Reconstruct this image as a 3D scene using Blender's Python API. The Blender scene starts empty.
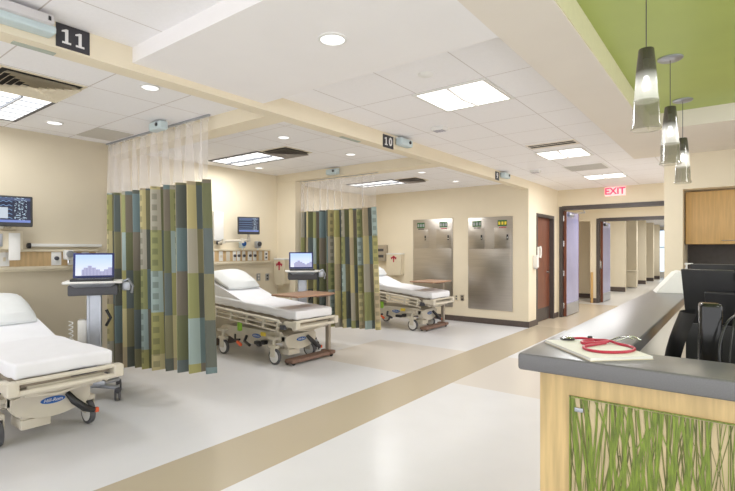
import bpy, bmesh, math, random
from mathutils import Vector, Matrix, Euler
random.seed(7)
S = bpy.context.scene
COL = S.collection
PI = math.pi

# ------------------------------------------------------------------ materials
MATS = {}
def mat(name, col, rough=0.5, metal=0.0, noise=0.0, nscale=20.0, bump=0.0, emit=None, estr=0.0, trans=0.0, ior=1.45, alpha=1.0, spec=0.5, stretch=None):
    if name in MATS: return MATS[name]
    m = bpy.data.materials.new(name); m.use_nodes = True
    nt = m.node_tree; b = nt.nodes['Principled BSDF']
    c = (col[0], col[1], col[2], 1)
    b.inputs['Base Color'].default_value = c
    b.inputs['Roughness'].default_value = rough
    b.inputs['Metallic'].default_value = metal
    b.inputs['Specular IOR Level'].default_value = spec
    if trans: b.inputs['Transmission Weight'].default_value = trans; b.inputs['IOR'].default_value = ior
    if alpha < 1: b.inputs['Alpha'].default_value = alpha
    if emit:
        b.inputs['Emission Color'].default_value = (*emit, 1); b.inputs['Emission Strength'].default_value = estr
    tc = nt.nodes.new('ShaderNodeTexCoord')
    n = nt.nodes.new('ShaderNodeTexNoise'); n.inputs['Scale'].default_value = nscale
    n.inputs['Detail'].default_value = 4
    if stretch:
        mp = nt.nodes.new('ShaderNodeMapping'); mp.inputs['Scale'].default_value = stretch
        nt.links.new(tc.outputs['Object'], mp.inputs['Vector']); nt.links.new(mp.outputs[0], n.inputs['Vector'])
    else:
        nt.links.new(tc.outputs['Object'], n.inputs['Vector'])
    if noise > 0:
        r = nt.nodes.new('ShaderNodeValToRGB')
        r.color_ramp.elements[0].position = 0.3; r.color_ramp.elements[1].position = 0.7
        r.color_ramp.elements[0].color = tuple(max(0, x*(1-noise)) for x in col)+(1,)
        r.color_ramp.elements[1].color = tuple(min(1, x*(1+noise*0.6)) for x in col)+(1,)
        nt.links.new(n.outputs['Fac'], r.inputs['Fac']); nt.links.new(r.outputs['Color'], b.inputs['Base Color'])
    if bump > 0:
        bp = nt.nodes.new('ShaderNodeBump'); bp.inputs['Strength'].default_value = bump; bp.inputs['Distance'].default_value = 0.01
        nt.links.new(n.outputs['Fac'], bp.inputs['Height']); nt.links.new(bp.outputs['Normal'], b.inputs['Normal'])
    MATS[name] = m
    return m

def math_node(nt, op, a, b=None, c=None):
    n = nt.nodes.new('ShaderNodeMath'); n.operation = op
    for i, v in enumerate((a, b, c)):
        if v is None: continue
        if isinstance(v, (int, float)): n.inputs[i].default_value = v
        else: nt.links.new(v, n.inputs[i])
    return n.outputs[0]

def mixc(nt, fac, a, b):
    n = nt.nodes.new('ShaderNodeMix'); n.data_type = 'RGBA'
    for sock, v in ((n.inputs[0], fac), (n.inputs[6], a), (n.inputs[7], b)):
        if isinstance(v, (int, float)): sock.default_value = v
        elif isinstance(v, tuple): sock.default_value = (*v[:3], 1)
        else: nt.links.new(v, sock)
    return n.outputs[2]

def tile_mat(name, col, x0, y0, size=0.61, line=0.006, lcol=None, bump=0.06):
    m = mat(name, col, 0.9, noise=0.02, nscale=60, bump=bump, spec=0.15)
    nt = m.node_tree; b = nt.nodes['Principled BSDF']
    tc = [n for n in nt.nodes if n.type == 'TEX_COORD'][0]
    sp = nt.nodes.new('ShaderNodeSeparateXYZ'); nt.links.new(tc.outputs['Object'], sp.inputs[0])
    def ln(o, off):
        f = math_node(nt, 'FRACT', math_node(nt, 'DIVIDE', math_node(nt, 'SUBTRACT', o, off-50*size), size))
        d = math_node(nt, 'MINIMUM', f, math_node(nt, 'SUBTRACT', 1.0, f))
        return math_node(nt, 'LESS_THAN', d, line/size)
    f = math_node(nt, 'MAXIMUM', ln(sp.outputs[0], x0), ln(sp.outputs[1], y0))
    src = b.inputs['Base Color'].links[0].from_socket
    out = mixc(nt, f, src, lcol or tuple(x*0.62 for x in col))
    nt.links.new(out, b.inputs['Base Color'])
    return m

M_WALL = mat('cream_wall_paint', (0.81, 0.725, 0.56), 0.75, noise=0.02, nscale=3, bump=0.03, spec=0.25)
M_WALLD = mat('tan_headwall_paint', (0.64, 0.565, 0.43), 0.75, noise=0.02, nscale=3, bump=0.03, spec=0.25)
M_WHITEW = mat('white_wall_paint', (0.84, 0.80, 0.73), 0.75, noise=0.02, nscale=3, spec=0.25)
M_SOFF = mat('off_white_drywall', (0.90, 0.875, 0.87), 0.8, noise=0.015, nscale=3, spec=0.2)
M_SOFFB = mat('beige_soffit_drywall', (0.82, 0.755, 0.67), 0.8, noise=0.015, nscale=3, spec=0.2)
M_BASE = mat('dark_rubber_base', (0.10, 0.075, 0.065), 0.5, noise=0.1)
M_FRAME = mat('dark_bronze_frame', (0.075, 0.062, 0.058), 0.45, noise=0.1)
M_GREEN = mat('green_ceiling_paint', (0.42, 0.50, 0.135), 0.42, noise=0.05, nscale=2)
M_GREENE = mat('pale_green_edge_paint', (0.74, 0.70, 0.46), 0.6, noise=0.03)
M_STEEL = mat('brushed_stainless', (0.50, 0.46, 0.41), 0.30, 0.9, noise=0.08, nscale=2, bump=0.05, stretch=(1, 1, 30))
M_CHROME = mat('chrome', (0.75, 0.75, 0.76), 0.18, 1.0, noise=0.03)
M_ALU = mat('brushed_aluminium', (0.44, 0.46, 0.51), 0.35, 0.7, noise=0.05)
M_BED = mat('beige_bed_plastic', (0.66, 0.61, 0.51), 0.4, noise=0.04, nscale=8)
M_BEDD = mat('taupe_bed_metal', (0.36, 0.31, 0.25), 0.45, noise=0.1, nscale=8)
M_SHEET = mat('white_sheet', (0.86, 0.865, 0.90), 0.9, noise=0.02, nscale=6, bump=0.35, spec=0.1)
M_PILLOW = mat('white_pillow', (0.78, 0.80, 0.80), 0.9, noise=0.03, nscale=7, bump=0.5, spec=0.1)
M_BLACK = mat('black_plastic', (0.02, 0.02, 0.022), 0.35, noise=0.2)
M_MONBK = mat('charcoal_monitor_plastic', (0.028, 0.028, 0.032), 0.4, noise=0.1)
M_DGREY = mat('dark_grey_plastic', (0.07, 0.07, 0.08), 0.45, noise=0.1)
M_RUB = mat('grey_rubber', (0.10, 0.10, 0.11), 0.7, noise=0.2)
M_WPL = mat('white_plastic', (0.80, 0.79, 0.76), 0.4, noise=0.02)
M_CPL = mat('cream_plastic', (0.74, 0.66, 0.50), 0.45, noise=0.03)
M_BLUEP = mat('pale_blue_plastic', (0.56, 0.66, 0.68), 0.4, noise=0.03)
M_BLUE = mat('blue_label', (0.02, 0.12, 0.42), 0.4, noise=0.05)
M_RED = mat('red_plastic', (0.50, 0.025, 0.06), 0.35, noise=0.08)
M_ORNG = mat('orange_red_plastic', (0.75, 0.12, 0.04), 0.4, noise=0.08)
M_LGRN = mat('lime_plastic', (0.30, 0.60, 0.06), 0.4, noise=0.08)
M_YEL = mat('yellow_label', (0.80, 0.62, 0.06), 0.5, noise=0.05)
M_COUNT = mat('grey_solid_surface', (0.165, 0.16, 0.17), 0.28, noise=0.10, nscale=250, spec=0.5)
M_WOOD = mat('light_maple', (0.66, 0.47, 0.23), 0.45, noise=0.22, nscale=3, stretch=(14, 14, 1.0))
M_WOODC = mat('golden_maple_cabinet', (0.66, 0.42, 0.17), 0.4, noise=0.14, nscale=3, stretch=(14, 14, 1.0))
M_WOODR = mat('headwall_oak_laminate', (0.60, 0.42, 0.22), 0.45, noise=0.15, nscale=3, stretch=(14, 14, 1.0))
M_WOODD = mat('red_brown_door_veneer', (0.20, 0.065, 0.035), 0.35, noise=0.25, nscale=3, stretch=(12, 12, 1.0))
M_LAM = mat('brown_table_laminate', (0.42, 0.25, 0.16), 0.4, noise=0.18, nscale=4, stretch=(6, 1, 1))
M_LAMB = mat('brown_base_cover', (0.22, 0.13, 0.095), 0.5, noise=0.12)
M_SPLASH = mat('dark_taupe_laminate', (0.085, 0.072, 0.065), 0.5, noise=0.1)
M_LEAFGL = mat('laminate_door_lavender_reflection', (0.36, 0.36, 0.60), 0.16, 0.0, noise=0.12, nscale=1.2, spec=0.9)  # bluish window reflection on the brown laminate, painted in as base colour
M_GRILLE = mat('dark_vent_void', (0.03, 0.028, 0.026), 0.8, noise=0.1)
M_PAPER = mat('white_paper', (0.88, 0.86, 0.82), 0.7, noise=0.015)
M_GREENLBL = mat('green_placard', (0.05, 0.16, 0.05), 0.5, noise=0.3, nscale=60)
M_LIGHT = mat('light_diffuser', (1, 1, 1), 0.5, emit=(1.0, 0.98, 0.96), estr=3.0)
M_LIGHTB = mat('bay_light_diffuser', (1, 1, 1), 0.5, emit=(0.93, 0.96, 1.0), estr=1.25)
M_DOWN = mat('downlight_lens', (1, 1, 1), 0.5, emit=(0.93, 0.95, 1.0), estr=1.6)
M_BULB = mat('bulb_glow', (1, 1, 1), 0.5, emit=(1.0, 0.95, 0.9), estr=6.0)
M_EXITR = mat('exit_red_glow', (0.8, 0.02, 0.05), 0.5, emit=(1.0, 0.05, 0.12), estr=1.6)
M_EXITF = mat('exit_face_glow', (0.9, 0.7, 0.7), 0.5, emit=(1.0, 0.75, 0.74), estr=0.55)
M_SIGN = mat('sign_black', (0.035, 0.033, 0.04), 0.5, noise=0.1)
M_SIGNW = mat('sign_white_numerals', (0.80, 0.79, 0.78), 0.5, noise=0.02)
M_WIN = mat('daylight_frosted_pane', (0.8, 0.9, 1.0), 0.4, emit=(0.72, 0.86, 1.0), estr=1.3)
M_CURT_TAN = mat('beige_far_curtain', (0.62, 0.52, 0.36), 0.9, noise=0.1, nscale=4, stretch=(10, 10, 1))
M_CEILB = tile_mat('bay_ceiling_tiles', (0.90, 0.885, 0.89), -4.64, 1.06, line=.0045, lcol=(0.62, 0.57, 0.54))
M_CEILB2 = tile_mat('bay_ceiling_tiles_second', (0.90, 0.885, 0.89), -4.93, 4.05, line=.004, lcol=(0.66, 0.61, 0.58))
M_CEILC = tile_mat('corridor_ceiling_tiles', (0.92, 0.905, 0.92), -1.51, 2.82, line=.004, lcol=(0.64, 0.60, 0.58))

def smoked_glass():
    m = bpy.data.materials.new('smoked_pendant_glass'); m.use_nodes = True
    nt = m.node_tree; b = nt.nodes['Principled BSDF']
    tc = nt.nodes.new('ShaderNodeTexCoord'); sp = nt.nodes.new('ShaderNodeSeparateXYZ')
    nt.links.new(tc.outputs['Object'], sp.inputs[0])
    r = nt.nodes.new('ShaderNodeValToRGB'); e = r.color_ramp.elements
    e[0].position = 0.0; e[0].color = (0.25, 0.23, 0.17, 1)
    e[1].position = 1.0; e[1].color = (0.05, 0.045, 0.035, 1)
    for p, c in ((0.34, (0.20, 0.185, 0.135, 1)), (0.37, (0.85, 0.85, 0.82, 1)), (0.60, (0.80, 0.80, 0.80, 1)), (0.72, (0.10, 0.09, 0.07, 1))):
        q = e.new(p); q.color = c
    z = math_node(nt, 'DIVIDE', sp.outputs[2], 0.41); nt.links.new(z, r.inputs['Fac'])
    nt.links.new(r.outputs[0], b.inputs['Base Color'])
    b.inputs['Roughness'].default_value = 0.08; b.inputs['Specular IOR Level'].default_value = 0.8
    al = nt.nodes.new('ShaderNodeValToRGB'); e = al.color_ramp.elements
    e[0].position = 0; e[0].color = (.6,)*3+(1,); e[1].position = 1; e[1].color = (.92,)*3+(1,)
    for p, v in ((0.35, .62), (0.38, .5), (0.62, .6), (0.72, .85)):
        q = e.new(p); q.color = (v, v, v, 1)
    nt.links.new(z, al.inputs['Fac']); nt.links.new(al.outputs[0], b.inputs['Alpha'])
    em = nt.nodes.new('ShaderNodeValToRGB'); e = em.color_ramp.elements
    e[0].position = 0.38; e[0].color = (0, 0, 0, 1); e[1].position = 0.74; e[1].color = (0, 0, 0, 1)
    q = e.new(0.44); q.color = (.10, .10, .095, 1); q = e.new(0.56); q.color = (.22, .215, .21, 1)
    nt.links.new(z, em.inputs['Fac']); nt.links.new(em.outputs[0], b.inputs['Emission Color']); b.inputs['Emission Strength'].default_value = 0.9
    return m
M_SMOKE = smoked_glass()

def mesh_net():
    m = bpy.data.materials.new('sheer_white_net'); m.use_nodes = True
    nt = m.node_tree; b = nt.nodes['Principled BSDF']
    b.inputs['Base Color'].default_value = (0.86, 0.82, 0.80, 1); b.inputs['Roughness'].default_value = 0.9
    tc = nt.nodes.new('ShaderNodeTexCoord'); n = nt.nodes.new('ShaderNodeTexNoise'); n.inputs['Scale'].default_value = 9
    nt.links.new(tc.outputs['UV'], n.inputs['Vector'])
    a = math_node(nt, 'MULTIPLY_ADD', n.outputs['Fac'], 0.08, 0.21)
    nt.links.new(a, b.inputs['Alpha'])
    return m
M_NET = mesh_net()

def curtain_fabric():
    m = bpy.data.materials.new('patchwork_curtain_fabric'); m.use_nodes = True
    nt = m.node_tree; b = nt.nodes['Principled BSDF']; b.inputs['Roughness'].default_value = 0.85
    b.inputs['Specular IOR Level'].default_value = 0.15
    tc = nt.nodes.new('ShaderNodeTexCoord'); sp = nt.nodes.new('ShaderNodeSeparateXYZ')
    nt.links.new(tc.outputs['UV'], sp.inputs[0])
    u = math_node(nt, 'DIVIDE', sp.outputs[0], 0.145)
    si = math_node(nt, 'FLOOR', u); fu = math_node(nt, 'FRACT', u)
    grp = math_node(nt, 'FLOOR', math_node(nt, 'DIVIDE', si, 4.0))
    vo = math_node(nt, 'MULTIPLY', math_node(nt, 'FRACT', math_node(nt, 'MULTIPLY', grp, 0.37)), 0.3)
    v = math_node(nt, 'DIVIDE', math_node(nt, 'ADD', sp.outputs[1], math_node(nt, 'ADD', math_node(nt, 'MULTIPLY', vo, 0.12), 0.02)), 0.425)
    vi = math_node(nt, 'FLOOR', v)
    cb = nt.nodes.new('ShaderNodeCombineXYZ'); nt.links.new(si, cb.inputs[0])
    nt.links.new(math_node(nt, 'MULTIPLY', vi, 3.7), cb.inputs[1])
    # deterministic sequence: (si*2 + vi*3) mod 7
    k = math_node(nt, 'MODULO', math_node(nt, 'ADD', math_node(nt, 'ADD', math_node(nt, 'MULTIPLY', si, 3.0), math_node(nt, 'MULTIPLY', vi, 2.0)), 70.0), 7.0)
    fac = math_node(nt, 'DIVIDE', math_node(nt, 'ADD', k, 0.5), 7.0)
    r = nt.nodes.new('ShaderNodeValToRGB'); r.color_ramp.interpolation = 'CONSTANT'
    cols = [(0.36, 0.34, 0.13), (0.50, 0.43, 0.21), (0.34, 0.43, 0.42), (0.42, 0.34, 0.22), (0.30, 0.31, 0.13), (0.54, 0.47, 0.25), (0.40, 0.37, 0.30)]
    e = r.color_ramp.elements
    e[0].position = 0; e[0].color = (*cols[0], 1); e[1].position = 1/7; e[1].color = (*cols[1], 1)
    for i in range(2, 7):
        q = e.new(i/7); q.color = (*cols[i], 1)
    nt.links.new(fac, r.inputs['Fac'])
    r2 = nt.nodes.new('ShaderNodeValToRGB'); r2.color_ramp.interpolation = 'CONSTANT'; e2 = r2.color_ramp.elements
    cc = [(0.10, 0.125, 0.125), (0.13, 0.14, 0.065), (0.17, 0.145, 0.11), (0.13, 0.19, 0.20), (0.09, 0.10, 0.085), (0.20, 0.185, 0.10)]
    e2[0].position = 0; e2[0].color = (*cc[0], 1); e2[1].position = 1/6; e2[1].color = (*cc[1], 1)
    for i in range(2, 6):
        q = e2.new(i/6); q.color = (*cc[i], 1)
    k2 = math_node(nt, 'MODULO', math_node(nt, 'ADD', math_node(nt, 'ADD', math_node(nt, 'FLOOR', math_node(nt, 'DIVIDE', si, 2.0)), vi), 60.0), 6.0)
    par = math_node(nt, 'MODULO', math_node(nt, 'ADD', si, 30.0), 2.0)
    nt.links.new(math_node(nt, 'DIVIDE', math_node(nt, 'ADD', k2, 0.5), 6.0), r2.inputs['Fac'])
    rmix = mixc(nt, par, r.outputs[0], r2.outputs[0])  # alternating dark strips are fabric colour and also painted-in shade of the folds
    # woven squares on every third strip
    sv = math_node(nt, 'FRACT', math_node(nt, 'DIVIDE', sp.outputs[1], 0.115))
    inu = math_node(nt, 'MULTIPLY', math_node(nt, 'GREATER_THAN', fu, 0.30), math_node(nt, 'LESS_THAN', fu, 0.70))
    inv = math_node(nt, 'MULTIPLY', math_node(nt, 'GREATER_THAN', sv, 0.25), math_node(nt, 'LESS_THAN', sv, 0.78))
    ev = math_node(nt, 'LESS_THAN', math_node(nt, 'MODULO', math_node(nt, 'ADD', si, 30.0), 4.0), 0.5)
    sq = math_node(nt, 'MULTIPLY', math_node(nt, 'MULTIPLY', inu, inv), ev)
    c2 = mixc(nt, math_node(nt, 'MULTIPLY', sq, 0.45), rmix, (0.07, 0.09, 0.05))
    nz = nt.nodes.new('ShaderNodeTexNoise'); nz.inputs['Scale'].default_value = 260
    nt.links.new(tc.outputs['UV'], nz.inputs['Vector'])
    c3 = mixc(nt, math_node(nt, 'MULTIPLY', nz.outputs['Fac'], 0.12), c2, (0.6, 0.58, 0.5))
    nt.links.new(c3, b.inputs['Base Color'])
    return m
M_FAB = curtain_fabric()

def floor_mat():
    m = mat('polished_vinyl_floor', (0.735, 0.735, 0.755), 0.25, noise=0.02, nscale=3, spec=0.3)
    nt = m.node_tree; b = nt.nodes['Principled BSDF']
    tc = [n for n in nt.nodes if n.type == 'TEX_COORD'][0]
    sp = nt.nodes.new('ShaderNodeSeparateXYZ'); nt.links.new(tc.outputs['Object'], sp.inputs[0])
    X, Y = sp.outputs[0], sp.outputs[1]
    def rng(o, a, b_): return math_node(nt, 'MULTIPLY', math_node(nt, 'GREATER_THAN', o, a), math_node(nt, 'LESS_THAN', o, b_))
    src = b.inputs['Base Color'].links[0].from_socket
    beige = (0.69, 0.645, 0.60); tan = (0.50, 0.43, 0.32)
    # pale beige bands between the bays and across the corridor
    c = mixc(nt, math_node(nt, 'MULTIPLY', rng(Y, 4.75, 6.35), math_node(nt, 'GREATER_THAN', X, -4.6)), src, beige)
    c = mixc(nt, math_node(nt, 'MULTIPLY', math_node(nt, 'GREATER_THAN', Y, 9.1), math_node(nt, 'LESS_THAN', Y, 14.0)), c, (0.60, 0.51, 0.38))
    c = mixc(nt, math_node(nt, 'MULTIPLY', rng(X, -3.08, -2.47), math_node(nt, 'LESS_THAN', Y, 9.3)), c, tan)
    c = mixc(nt, math_node(nt, 'GREATER_THAN', Y, 14.0), c, (0.72, 0.70, 0.66))
    nt.links.new(c, b.inputs['Base Color'])
    return m
M_FLOOR = floor_mat()

def screen_mat(name, kind):
    m = bpy.data.materials.new(name); m.use_nodes = True
    nt = m.node_tree; b = nt.nodes['Principled BSDF']
    b.inputs['Base Color'].default_value = (0.01, 0.01, 0.015, 1); b.inputs['Roughness'].default_value = 0.2
    tc = nt.nodes.new('ShaderNodeTexCoord'); sp = nt.nodes.new('ShaderNodeSeparateXYZ')
    nt.links.new(tc.outputs['UV'], sp.inputs[0]); u, v = sp.outputs[0], sp.outputs[1]
    if kind == 'desk':   # pale sky over grey-violet buildings
        r = nt.nodes.new('ShaderNodeValToRGB'); e = r.color_ramp.elements
        e[0].position = 0.1; e[0].color = (0.85, 0.88, 0.98, 1); e[1].position = 0.9; e[1].color = (0.55, 0.72, 0.98, 1)
        nt.links.new(v, r.inputs['Fac'])
        h = math_node(nt, 'MULTIPLY_ADD', math_node(nt, 'PINGPONG', math_node(nt, 'FLOOR', math_node(nt, 'MULTIPLY', u, 9.0)), 3.0), 0.09, 0.2)
        bl = math_node(nt, 'MULTIPLY', math_node(nt, 'LESS_THAN', v, h), math_node(nt, 'GREATER_THAN', u, 0.17))
        win = math_node(nt, 'LESS_THAN', math_node(nt, 'FRACT', math_node(nt, 'MULTIPLY', u, 26.0)), 0.45)
        bc = mixc(nt, win, (0.30, 0.30, 0.52), (0.55, 0.55, 0.72))
        out = mixc(nt, bl, r.outputs[0], bc)
        st = 1.25
    else:                # patient monitor
        base = mixc(nt, math_node(nt, 'GREATER_THAN', v, 0.88), (0.012, 0.02, 0.06), (0.10, 0.14, 0.28))
        wv = math_node(nt, 'MULTIPLY', math_node(nt, 'SINE', math_node(nt, 'MULTIPLY', u, 60.0)), 0.02)
        vv = math_node(nt, 'FRACT', math_node(nt, 'MULTIPLY', math_node(nt, 'ADD', v, wv), 6.0))
        ln = math_node(nt, 'MULTIPLY', math_node(nt, 'LESS_THAN', vv, 0.16), math_node(nt, 'LESS_THAN', u, 0.66))
        base = mixc(nt, ln, base, (0.25, 0.45, 0.75))
        bx = math_node(nt, 'MULTIPLY', math_node(nt, 'GREATER_THAN', u, 0.70), math_node(nt, 'LESS_THAN', u, 0.93))
        n = nt.nodes.new('ShaderNodeTexNoise'); n.inputs['Scale'].default_value = 22
        nt.links.new(tc.outputs['UV'], n.inputs['Vector'])
        bx = math_node(nt, 'MULTIPLY', bx, math_node(nt, 'GREATER_THAN', n.outputs['Fac'], 0.57))
        base = mixc(nt, bx, base, (0.65, 0.85, 1.0))
        base = mixc(nt, math_node(nt, 'LESS_THAN', v, 0.10), base, (0.25, 0.35, 0.85))
        if kind == 'mon_box':
            w = math_node(nt, 'MULTIPLY', math_node(nt, 'LESS_THAN', u, 0.58), math_node(nt, 'MULTIPLY', math_node(nt, 'GREATER_THAN', v, 0.16), math_node(nt, 'LESS_THAN', v, 0.60)))
            base = mixc(nt, w, base, (0.8, 0.9, 1.0))
        out = base; st = 0.85
    nt.links.new(out, b.inputs['Emission Color']); b.inputs['Emission Strength'].default_value = st
    return m
M_DESK = screen_mat('laptop_screen_image', 'desk')
M_MON = screen_mat('patient_monitor_traces', 'mon')
M_MONB = screen_mat('patient_monitor_traces_with_window', 'mon_box')

def reed_mat():
    m = mat('green_reed_inlay', (0.185, 0.25, 0.025), 0.4, noise=0.5, nscale=5, spec=0.6, stretch=(30, 30, 3))
    return m
M_REED = reed_mat()
M_REED2 = mat('dark_green_reed_inlay', (0.14, 0.15, 0.03), 0.45, noise=0.4, nscale=14)
M_RESIN = mat('tan_resin_panel', (0.60, 0.47, 0.28), 0.16, noise=0.2, nscale=5, spec=0.7)

# ------------------------------------------------------------------ geometry helpers
class MB:
    """collects shapes; build() links them as one mesh object"""
    def __init__(s): s.bm = bmesh.new(); s.uv = None
    def _xf(s, vs, rot, loc):
        if rot is not None:
            R = rot if isinstance(rot, Matrix) else Euler(rot).to_matrix()
            for v in vs: v.co = R @ v.co
        L = Vector(loc)
        for v in vs: v.co += L
    def box(s, c, d, bev=0.0, seg=2, rot=None, taper=None):
        t = bmesh.new(); bmesh.ops.create_cube(t, size=1)
        for v in t.verts:
            k = 1.0
            if taper and v.co.z > 0: k = taper
            v.co = Vector((v.co.x*d[0]*k, v.co.y*d[1]*k, v.co.z*d[2]))
        if bev > 0:
            bmesh.ops.bevel(t, geom=list(t.edges), offset=min(bev, 0.49*min(d)), segments=seg, profile=0.6, affect='EDGES')
        s._xf(t.verts, rot, c); s.merge(t); return s
    def bx(s, x0, x1, y0, y1, z0, z1, bev=0.0, seg=2):
        return s.box(((x0+x1)/2, (y0+y1)/2, (z0+z1)/2), (abs(x1-x0), abs(y1-y0), abs(z1-z0)), bev, seg)
    def merge(s, t):
        me = bpy.data.meshes.new('t'); t.to_mesh(me); t.free(); s.bm.from_mesh(me); bpy.data.meshes.remove(me)
    def tube(s, pts, r, n=10, caps=True, closed=False):
        P = [Vector(p) for p in pts]; N = len(P); rs = r if isinstance(r, (list, tuple)) else [r]*N
        rings = []; up = None
        for i, p in enumerate(P):
            if closed: d = (P[(i+1) % N]-P[i-1])
            else: d = (P[min(i+1, N-1)]-P[max(i-1, 0)])
            d.normalize()
            if up is None:
                up = Vector((0, 0, 1)) if abs(d.z) < 0.9 else Vector((1, 0, 0))
            a = d.cross(up); a.normalize(); b = a.cross(d); b.normalize(); up = b
            rings.append([s.bm.verts.new(p + (a*math.cos(2*PI*k/n)+b*math.sin(2*PI*k/n))*rs[i]) for k in range(n)])
        for i in range(N if closed else N-1):
            A, B = rings[i], rings[(i+1) % N]
            for k in range(n): s.bm.faces.new((A[k], A[(k+1) % n], B[(k+1) % n], B[k]))
        if caps and not closed:
            s.bm.faces.new(rings[0]); s.bm.faces.new(list(reversed(rings[-1])))
        return s
    def cyl(s, a, b, r, n=20, r2=None): return s.tube([a, b], [r, r if r2 is None else r2], n)
    def lathe(s, prof, c=(0, 0, 0), n=28, axis='z', cap=True):
        rings = []
        for r, h in prof:
            ring = []
            for k in range(n):
                a = 2*PI*k/n; x, y = r*math.cos(a), r*math.sin(a)
                co = {'z': (x, y, h), 'y': (x, h, y), 'x': (h, x, y)}[axis]
                ring.append(s.bm.verts.new(Vector(co)+Vector(c)))
            rings.append(ring)
        for A, B in zip(rings, rings[1:]):
            for k in range(n): s.bm.faces.new((A[k], A[(k+1) % n], B[(k+1) % n], B[k]))
        if cap:
            if prof[0][0] > 1e-5: s.bm.faces.new(rings[0])
            if prof[-1][0] > 1e-5: s.bm.faces.new(list(reversed(rings[-1])))
        return s
    def prism(s, poly, z0, z1, M=None):
        """poly in xy extruded z0..z1, then matrix"""
        M = M or Matrix.Identity(4)
        a = [s.bm.verts.new(M @ Vector((x, y, z0))) for x, y in poly]
        b = [s.bm.verts.new(M @ Vector((x, y, z1))) for x, y in poly]
        n = len(poly)
        s.bm.faces.new(list(reversed(a))); s.bm.faces.new(b)
        for i in range(n): s.bm.faces.new((a[i], a[(i+1) % n], b[(i+1) % n], b[i]))
        return s
    def quad(s, pts, uv=True):
        vs = [s.bm.verts.new(Vector(p)) for p in pts]; f = s.bm.faces.new(vs)
        L = s.bm.loops.layers.uv.verify()
        for l, t in zip(f.loops, ((0, 0), (1, 0), (1, 1), (0, 1))): l[L].uv = t
        return s
    def build(s, name, m, parent=None, smooth=True, loc=None, rot=None, keepn=False):
        if not keepn: bmesh.ops.recalc_face_normals(s.bm, faces=s.bm.faces)
        me = bpy.data.meshes.new(name); s.bm.to_mesh(me); s.bm.free()
        me.materials.append(m)
        o = bpy.data.objects.new(name, me); COL.objects.link(o)
        if smooth:
            me.polygons.foreach_set('use_smooth', [True]*len(me.polygons))
            try: me.set_sharp_from_angle(angle=math.radians(35))
            except Exception: pass
        if parent: o.parent = parent
        if loc: o.location = loc
        if rot: o.rotation_euler = rot
        return o

def tag(o, label=None, cat=None, group=None, kind=None):
    if label: o['label'] = label
    if cat: o['category'] = cat
    if group: o['group'] = group
    if kind: o['kind'] = kind
    return o
def thing(name, label, cat, loc=(0, 0, 0), rz=0.0, group=None):
    o = bpy.data.objects.new(name, None); COL.objects.link(o); o.empty_display_size = 0.1
    o.location = loc; o.rotation_euler = (0, 0, rz)
    return tag(o, label, cat, group)
def struct(name, mb, m, label, cat, smooth=False):
    return tag(mb.build(name, m, smooth=smooth), label, cat, kind='structure')
def dup(root, loc, rz=None, label=None, group=None):
    r = root.copy(); COL.objects.link(r); r.location = loc
    if rz is not None: r.rotation_euler = (0, 0, rz)
    if label: r['label'] = label
    if group: r['group'] = group
    for ch in list(root.children):
        c = ch.copy(); COL.objects.link(c); c.parent = r
        for g in list(ch.children):
            d = g.copy(); COL.objects.link(d); d.parent = c
    return r
def text_mesh(name, txt, size, m, parent, loc, rot, bold=0.0, ext=0.001, shear=0.0, sx=1.0):
    cu = bpy.data.curves.new('t', 'FONT'); cu.body = txt; cu.size = size; cu.extrude = ext; cu.offset = bold
    cu.align_x = 'CENTER'; cu.align_y = 'CENTER'; cu.shear = shear
    to = bpy.data.objects.new('t', cu); COL.objects.link(to)
    dg = bpy.context.evaluated_depsgraph_get(); dg.update()
    me = bpy.data.meshes.new_from_object(to.evaluated_get(dg))
    bpy.data.objects.remove(to); bpy.data.curves.remove(cu)
    for v in me.vertices: v.co.x *= sx
    me.materials.clear(); me.materials.append(m)
    o = bpy.data.objects.new(name, me); COL.objects.link(o)
    o.parent = parent; o.location = loc; o.rotation_euler = rot
    return o
FACE_XP = (PI/2, 0, PI/2)     # text readable from +X
FACE_YM = (PI/2, 0, 0)        # text readable from -Y

# ------------------------------------------------------------------ the room
XH1, XH2 = -6.05, -6.3        # headwalls
XW = -3.09                    # corridor wall plane
CB, CC, BZ = 2.74, 2.76, 2.61 # bay ceiling, corridor ceiling, beam underside
YC, YE, YP = 9.0, 10.88, 7.2
struct('floor', MB().bx(-7.5, 3.0, -3.0, 32.0, -0.1, 0.0), M_FLOOR, 'white polished vinyl floor with a tan stripe running down the corridor', 'floor')
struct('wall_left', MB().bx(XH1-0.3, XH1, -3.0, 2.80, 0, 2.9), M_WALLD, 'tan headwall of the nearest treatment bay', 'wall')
struct('wall_left', MB().bx(XH2-0.3, XH2, 2.80, 5.87, 0, 2.9), M_WALL, 'cream headwall of the middle treatment bay', 'wall')
struct('wall_left', MB().bx(-7.1, -6.85, 5.87, 9.2, 0, 2.9), M_WALL, 'cream headwall of the farthest treatment bay', 'wall')
struct('wall_back', MB().bx(-6.85, XW, YC, YC+0.2, 0, 2.9), M_WALL, 'cream end wall carrying the two stainless cabinets', 'wall')
struct('wall_left', MB().bx(XW-0.2, XW, YC+.2, 9.44, 0, 2.9).bx(XW-0.2, XW, 9.44, 10.58, 2.18, 2.9).bx(XW-0.2, XW, 10.58, YE, 0, 2.9), M_WALL, 'corridor wall around the brown door', 'wall')
struct('wall_back', MB().bx(XW-0.2, -3.02, YE, YE+0.2, 0, 2.9).bx(-3.02, -0.2, YE, YE+0.2, 2.40, 2.9).bx(-0.2, 0.4, YE, YE+0.2, 0, 2.9), M_WALL, 'cream wall around the wide doorway below the exit sign', 'wall')
struct('wall_left', MB().bx(-6.85, -5.85, 5.651, 5.869, 0, 2.75), M_WALL, 'short cream stub wall between two bays', 'wall')
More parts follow.
